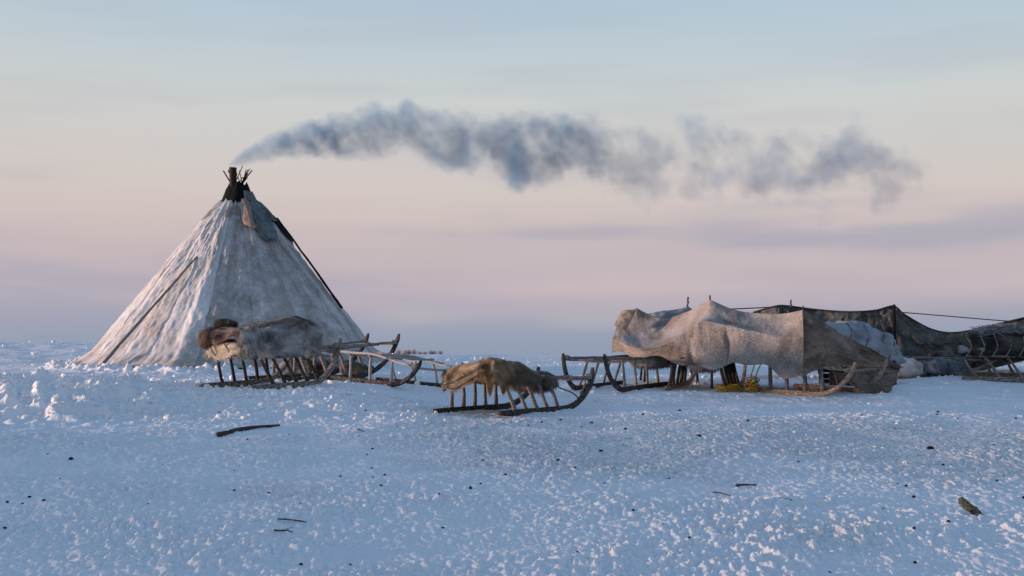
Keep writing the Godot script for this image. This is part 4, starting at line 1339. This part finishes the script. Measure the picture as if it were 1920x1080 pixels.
	var tm := blob_mesh(0.5, 0.13, 0.36, 0.6, 0.05, 117.0, func(p, _n): return Color(0.3, 0.25, 0.16).lerp(Color(0.13, 0.11, 0.08), clampf(0.35 + 1.2 * mix_noise(p, 2.2, 88.0), 0.0, 1.0)), 44, 22)
	part("hide_body", tm, M.hide, tn)
	hairs("fur", tm, 2500, 0.04, 0.0035, Vector3(0, -0.6, 0), tn, M.fur)
	for c in tn.get_children():
		c.position = Vector3(1.5, 0.52, 0.16)
	# pale log end at the rear of the load
	var lg := on_sled(sh, "pale_log", "short pale log end beside the dark load", "log")
	part("bark", pole_mesh(Vector3(-0.06, 0.56, 0.3), Vector3(0.5, 0.58, 0.32), 0.075, 0.07, 0.005, 10, 5), M.frost_wood, lg)
	part("cut_end", pole_mesh(Vector3(-0.068, 0.56, 0.3), Vector3(-0.062, 0.56, 0.3), 0.07, 0.07, 0.0, 10, 2), M.fresh_wood, lg)


func build_stakes_and_ropes() -> void:
	var spec := [
		[Vector3(3.27, 0, -23.75), Vector3(3.38, 2.61, -23.55), 0.022, "leaning stake beside the slate blue tarp roll"],
		[Vector3(3.5, 0, -21.5), Vector3(3.43, 2.53, -21.27), 0.02, "stake tip poking through the frosted cover's highest peak"],
		[Vector3(5.52, 0, -25.05), Vector3(5.68, 2.62, -24.97), 0.022, "short stake above the dark tarp's left end"],
		[Vector3(4.85, 0, -20.2), Vector3(4.74, 2.29, -19.97), 0.018, "stake at the frosted cover's right corner"]]
	for s in spec:
		var a: Vector3 = s[0]
		a.y = ground(a.x, a.z) - 0.05
		var b: Vector3 = s[1]
		var o := thing("wooden_stake", s[3], "stake", "stakes holding the covers")
		part("shaft", pole_mesh(a, b, s[2] * 1.3, s[2] * 0.8, 0.02, 7, 8), M.dark_wood, o)
		part("lashing", rope_mesh([b + Vector3(-0.025, -0.1, 0), b + Vector3(0.0, -0.09, 0.03), b + Vector3(0.028, -0.11, 0), b + Vector3(0.0, -0.12, -0.03), b + Vector3(-0.025, -0.13, 0), b + Vector3(0, -0.14, 0.03)], 0.009), M.rope, o)
	var post := thing("tarp_pole", "thick dark pole standing before the sagging dark tarp", "pole")
	part("shaft", pole_mesh(place(7.52, 23.95) + Vector3(0, -0.05, 0), Vector3(7.68, 2.50, -24.66), 0.05, 0.028, 0.02, 9, 9), M.soot_pole, post)
	part("lashing", rope_mesh([Vector3(7.62, 2.38, -24.63), Vector3(7.68, 2.385, -24.57), Vector3(7.74, 2.37, -24.63), Vector3(7.68, 2.36, -24.69)], 0.012), M.dark_rope, post)
	var r1 := thing("tarp_rope", "thin rope strung from the leaning stake towards the dark tarp", "rope")
	part("strand", rope_mesh([Vector3(3.37, 2.36, -23.57), Vector3(4.3, 2.40, -24.2), Vector3(5.6, 2.48, -24.95)], 0.012), M.dark_rope, r1)
	var r2 := thing("tarp_rope", "long thin rope running right from the thick dark pole", "rope")
	part("strand", rope_mesh([Vector3(7.72, 2.36, -24.66), Vector3(8.7, 2.27, -24.5), Vector3(9.75, 2.17, -24.28), Vector3(10.9, 2.1, -24.1)], 0.011), M.dark_rope, r2)


# ------------------------------------------------------------------ litter on the snow, far shrubs

func lay_stick(label: String, called: String, cat: String, x0: float, d0: float, x1: float, d1: float, r0: float, r1: float, mat: Material, lift := 0.02, branches := 0) -> void:
	var o := thing(called, label, cat, "litter lying on the snow")
	var path := []
	var rr := []
	var ya := ground(x0, -d0) + relief(x0, -d0, d0)
	var yb := ground(x1, -d1) + relief(x1, -d1, d1)
	for k in 8:
		var t := k / 7.0
		var x := lerpf(x0, x1, t) + rng.randf_range(-1, 1) * r0 * 0.25
		var d := lerpf(d0, d1, t)
		var y := maxf(lerpf(ya, yb, t) + lift + r0 * 0.6 * sin(t * PI) + rng.randf_range(-1, 1) * r0 * 0.15, ground(x, -d) + relief(x, -d, d) + r0 * 0.3)
		path.append(Vector3(x, y, -d))
		rr.append(lerpf(r0, r1, t) * rng.randf_range(0.85, 1.15))
	var s := Shape.new()
	sweep(s, path, circle(7), rr, rr)
	var stem := part("stem", s.mesh(), mat, o)
	for k in branches:
		var b: Vector3 = path[2 + k * 2]
		part("side_shoot", pole_mesh(b, b + Vector3(rng.randf_range(-0.1, 0.1), rng.randf_range(0.0, 0.012), rng.randf_range(-0.1, 0.1)), r1 * 0.7, r1 * 0.4, 0.005, 5, 4), mat, stem)


func build_litter() -> void:
	var grey: Material = M.dark_wood
	lay_stick("long bent dark stick lying on the snow before the tent", "fallen_stick", "stick", -3.36, 14.0, -2.84, 15.0, 0.03, 0.012, grey, 0.03)
	lay_stick("thin twig pair's upper twig on the lower left snow", "twig", "twig", -1.66, 8.7, -1.45, 8.65, 0.006, 0.004, grey, 0.012, 2)
	lay_stick("thin twig pair's lower bent twig on the lower left snow", "twig", "twig", -1.61, 8.3, -1.48, 8.28, 0.006, 0.004, grey, 0.012, 1)
	lay_stick("dark flat twig with crumbs on the right foreground snow", "twig", "twig", 1.93, 10.6, 2.1, 10.55, 0.012, 0.006, grey, 0.012, 2)
	lay_stick("short slanting twig left of the dark flat twig", "twig", "twig", 1.67, 10.15, 1.75, 9.85, 0.006, 0.004, grey, 0.012, 1)
	lay_stick("tiny straight twig low on the right foreground snow", "twig", "twig", 2.08, 9.55, 2.17, 9.5, 0.006, 0.004, grey, 0.010)
	lay_stick("thin twig by the foreground sled's left, on trampled snow", "twig", "twig", -1.8, 14.3, -1.72, 14.25, 0.008, 0.005, grey, 0.012)
	# mossy log end standing out of the snow at the lower right
	var lg := thing("log_end", "small mossy brown log end stuck in the snow at lower right", "log", "litter lying on the snow")
	var b := place(3.36, 9.05)
	var s := Shape.new()
	var pth := [b + Vector3(0.09, -0.03, 0.05), b + Vector3(0.05, 0.02, 0.02), b + Vector3(0.0, 0.055, 0.0), b + Vector3(-0.035, 0.095, -0.02), b + Vector3(-0.045, 0.115, -0.02)]
	sweep(s, pth, circle(9), [0.03, 0.034, 0.033, 0.03, 0.022], [0.03, 0.03, 0.034, 0.028, 0.02])
	part("trunk", s.mesh(), textured("mossy_bark", noise_tex(0.03, [[0.0, Color(0.03, 0.03, 0.02)], [0.5, Color(0.09, 0.08, 0.05)], [0.7, Color(0.2, 0.18, 0.13)], [1.0, Color(0.5, 0.47, 0.42)]], 31), Vector3(9, 9, 9)), lg)
	part("knot", pole_mesh(b + Vector3(0.03, 0.02, 0.03), b + Vector3(-0.005, 0.03, 0.07), 0.02, 0.008, 0.003, 6, 4), M.dark_wood, lg)
	part("knot", pole_mesh(b + Vector3(0.02, 0.03, 0.0), b + Vector3(0.06, 0.055, 0.03), 0.012, 0.006, 0.003, 6, 4), M.dark_wood, lg)
	# droppings and bark crumbs; each one small and dark
	var crumb := []
	for k in 3:
		var cs := Shape.new()
		var n := FastNoiseLite.new()
		n.seed = 90 + k
		for j in 6:
			var th := PI * j / 5.0
			for i in 7:
				var ph := TAU * i / 7.0
				var d := Vector3(sin(th) * cos(ph), cos(th), sin(th) * sin(ph))
				cs.add(d * (1.0 + 0.5 * n.get_noise_3dv(d * 60.0)), Color(0.022, 0.019, 0.017))
		for j in 5:
			for i in 7:
				var a := j * 7 + i
				var c := j * 7 + (i + 1) % 7
				cs.tri(a, a + 7, c)
				cs.tri(c, a + 7, c + 7)
		crumb.append(cs.mesh())
	var known := [[-4.35, 12.1, 0.04], [0.45, 11.9, 0.032], [0.92, 12.7, 0.03], [2.1, 13.8, 0.04], [-0.06, 11.0, 0.03], [0.33, 10.8, 0.022], [4.4, 12.9, 0.05], [3.0, 15.6, 0.03], [0.62, 15.6, 0.03], [1.0, 15.4, 0.028], [-0.35, 10.3, 0.025], [1.35, 14.6, 0.03], [0.9, 9.1, 0.016], [-1.16, 11.2, 0.02], [-2.0, 10.1, 0.018], [-3.9, 8.2, 0.016], [1.75, 16.4, 0.03], [2.35, 17.2, 0.03]]
	for k in 90:
		var d := 6.8 * pow(2.6, rng.randf())
		var x := d * rng.randf_range(-0.43, 0.43)
		var r := rng.randf_range(0.006, 0.011) * (0.6 + d * 0.05)
		if k < known.size():
			x = known[k][0]
			d = known[k][1]
			r = known[k][2] * 0.55
		var o := part("dropping", crumb[k % 3], M.twig, self)
		o.position = Vector3(x, ground(x, -d) + relief(x, -d, d) + r * 0.35, -d)
		o.scale = Vector3(r * 1.5, r * 0.9, r * 1.2)
		o.rotation.y = rng.randf() * TAU
		tag(o, "small dark dropping lying on the trampled snow", "dropping", "droppings on the snow")
	# low willow scrub on the horizon, its pale colour standing in for haze
	for k in 9:
		var d := rng.randf_range(330.0, 380.0)
		var x := d * (-0.092 + 0.0042 * k + rng.randf_range(-0.001, 0.001))
		var o := thing("willow_shrub", "willow shrub painted pale as by haze, low on the horizon right of the tent", "shrub", "shrubs on the horizon")
		var s2 := Shape.new()
		var hgt := rng.randf_range(0.9, 1.7)
		for j in 110:
			var a := rng.randf() * TAU
			var rad := rng.randf_range(0.0, 0.9)
			var p0 := Vector3(cos(a) * rad * 0.5, 0.0, sin(a) * rad * 0.5)
			var p2 := Vector3(cos(a) * rad * 1.4 + rng.randf_range(-0.3, 0.3), hgt * rng.randf_range(0.5, 1.0) * (1.2 - rad * 0.5), sin(a) * rad * 1.4)
			var f := rng.randf_range(0.24, 0.4)
			sweep(s2, [p0, p0.lerp(p2, 0.5) + Vector3(0.05, 0.05, 0), p2], circle(3), [0.03, 0.022, 0.012], [0.03, 0.022, 0.012], Vector3.UP, Color(f, f * 0.94, f * 0.98))
		var tw := part("crown", s2.mesh(), M.twig, o)
		tw.set_meta("kind", "stuff")
		part("stem", pole_mesh(Vector3(0, -0.1, 0), Vector3(0.05, hgt * 0.7, 0), 0.05, 0.02, 0.02, 6, 4), M.wood, o)
		o.position = Vector3(x, ground(x, -d), -d)


# ------------------------------------------------------------------ sky

func sky_texture() -> ImageTexture:
	# dusk air: slate belt on the horizon, rose above it, cream, then pale to deeper blue overhead, with thin level streaks of cloud
	var tab := [[0.0, 145, 156, 178], [0.9, 151, 160, 180], [1.5, 158, 162, 181], [1.9, 167, 166, 182], [2.4, 180, 172, 184], [3.0, 189, 177, 187], [4.0, 191, 179, 187], [5.0, 194, 182, 187], [6.2, 204, 191, 190], [7.6, 210, 200, 196], [9.4, 206, 203, 201], [11.5, 204, 208, 207], [13.7, 190, 204, 212], [16.0, 177, 198, 214], [20.0, 164, 189, 209], [30.0, 135, 165, 198], [50.0, 109, 143, 187], [90.0, 94, 129, 177]]
	var w := 2048
	var h := 1024
	var data := PackedFloat32Array()
	data.resize(w * h * 3)
	var st := FastNoiseLite.new()
	st.seed = 5
	st.frequency = 1.0
	st.fractal_octaves = 5
	var st2 := FastNoiseLite.new()
	st2.seed = 9
	st2.frequency = 1.0
	st2.fractal_octaves = 3
	var at := 0
	for j in h:
		var el := 90.0 - 180.0 * (j + 0.5) / h
		if el < -1.0:
			for k in w:
				data[at] = 0.27
				data[at + 1] = 0.33
				data[at + 2] = 0.45
				at += 3
			continue
		var e := maxf(el, 0.0)
		var q := 0
		while q < tab.size() - 2 and e > tab[q + 1][0]:
			q += 1
		var t := clampf((e - tab[q][0]) / (tab[q + 1][0] - tab[q][0]), 0.0, 1.0)
		var c := Color(lerpf(tab[q][1], tab[q + 1][1], t) / 255.0, lerpf(tab[q][2], tab[q + 1][2], t) / 255.0, lerpf(tab[q][3], tab[q + 1][3], t) / 255.0)
		var streaky := smoothstep(0.2, 1.5, e) * (0.22 * smoothstep(22.0, 12.0, e) + 0.68 * smoothstep(8.5, 5.0, e))
		for i in w:
			var az := TAU * (i + 0.5) / w
			var sx := sin(az)
			var sz := -cos(az)
			var cc := c
			if streaky > 0.001:
				var n := st.get_noise_3d(sx * 2.4, e * 0.40, sz * 2.4) + 0.3 * st2.get_noise_3d(sx * 5.0 + 4.0, e * 1.1, sz * 5.0)
				if n > 0.0:
					cc = cc.lerp(Color(0.62, 0.635, 0.71), smoothstep(-0.05, 0.45, n) * 0.6 * streaky)
				else:
					cc = cc.lerp(Color(0.86, 0.79, 0.76), clampf(-n * 1.6, 0.0, 1.0) * 0.28 * streaky)
			# the side of the sun is warmer
			var warm := clampf(-sx * 0.5 + 0.5, 0.0, 1.0)
			warm = pow(warm, 3.0) * smoothstep(30.0, 4.0, e) * smoothstep(0.0, 3.0, e)
			cc = cc.lerp(Color(0.89, 0.79, 0.73), warm * 0.3)
			var lin := cc.srgb_to_linear()
			data[at] = lin.r
			data[at + 1] = lin.g
			data[at + 2] = lin.b
			at += 3
	var im := Image.create_from_data(w, h, false, Image.FORMAT_RGBF, data.to_byte_array())
	return ImageTexture.create_from_image(im)


func _ready() -> void:
	# camera, sky, sun, exposure
	var cam := Camera3D.new()
	cam.name = "camera"
	cam.projection = Camera3D.PROJECTION_FRUSTUM
	cam.near = 0.5
	cam.far = 6000.0
	cam.size = 2.0 * 0.5 * 540.0 / 2300.0
	cam.frustum_offset = Vector2(0.0, 0.5 * 125.0 / 2300.0)
	cam.position = Vector3(0, EYE, 0)
	add_child(cam)
	cam.current = true
	var env := Environment.new()
	env.background_mode = Environment.BG_SKY
	var sky := Sky.new()
	var sm := PanoramaSkyMaterial.new()
	sm.panorama = sky_texture()
	sky.sky_material = sm
	env.sky = sky
	env.background_energy_multiplier = 1.0
	env.tonemap_mode = Environment.TONE_MAPPER_LINEAR
	env.tonemap_exposure = 1.0
	env.volumetric_fog_enabled = true
	env.volumetric_fog_density = 0.0
	env.sdfgi_enabled = true
	env.ssao_enabled = true
	env.ssil_enabled = true
	var we := WorldEnvironment.new()
	we.name = "world_environment"
	we.environment = env
	add_child(we)
	var sun := DirectionalLight3D.new()
	sun.name = "sun"
	sun.light_color = Color(1.0, 0.69, 0.54).linear_to_srgb()
	sun.light_energy = 1.6
	sun.light_angular_distance = 4.0
	sun.shadow_enabled = true
	add_child(sun)
	var elev := deg_to_rad(3.0)
	var side := deg_to_rad(6.0)
	sun.look_at_from_position(Vector3(-cos(side) * cos(elev), sin(elev), sin(side) * cos(elev)) * 20.0, Vector3.ZERO)

	rng.seed = 20240117
	n_low.seed = 1
	n_low.frequency = 0.42
	n_low.fractal_octaves = 3
	n_mid.seed = 2
	n_mid.frequency = 1.7
	n_mid.fractal_octaves = 3
	n_clump.seed = 3
	n_clump.frequency = 7.0
	n_clump.fractal_octaves = 2
	n_grain.seed = 4
	n_grain.frequency = 16.0
	n_grain.fractal_octaves = 2
	n_cloth.seed = 5
	n_cloth.frequency = 1.6
	n_cloth.fractal_octaves = 3
	n_fine.seed = 6
	n_fine.frequency = 14.0
	n_fine.fractal_octaves = 2
	n_streak.seed = 7
	n_streak.frequency = 1.1
	n_streak.fractal_octaves = 4
	make_materials()
	M.yellow = textured("yellow_rope", noise_tex(0.05, [[0.0, Color(0.2, 0.11, 0.012)], [0.5, Color(0.40, 0.22, 0.025)], [1.0, Color(0.55, 0.38, 0.14)]], 22), Vector3(9, 9, 9))

	build_ground()
	build_tent()
	build_front_sled()
	build_left_group()
	build_right_group()
	build_dark_tarp()
	build_stakes_and_ropes()
	build_smoke()
	build_clods()
	build_litter()
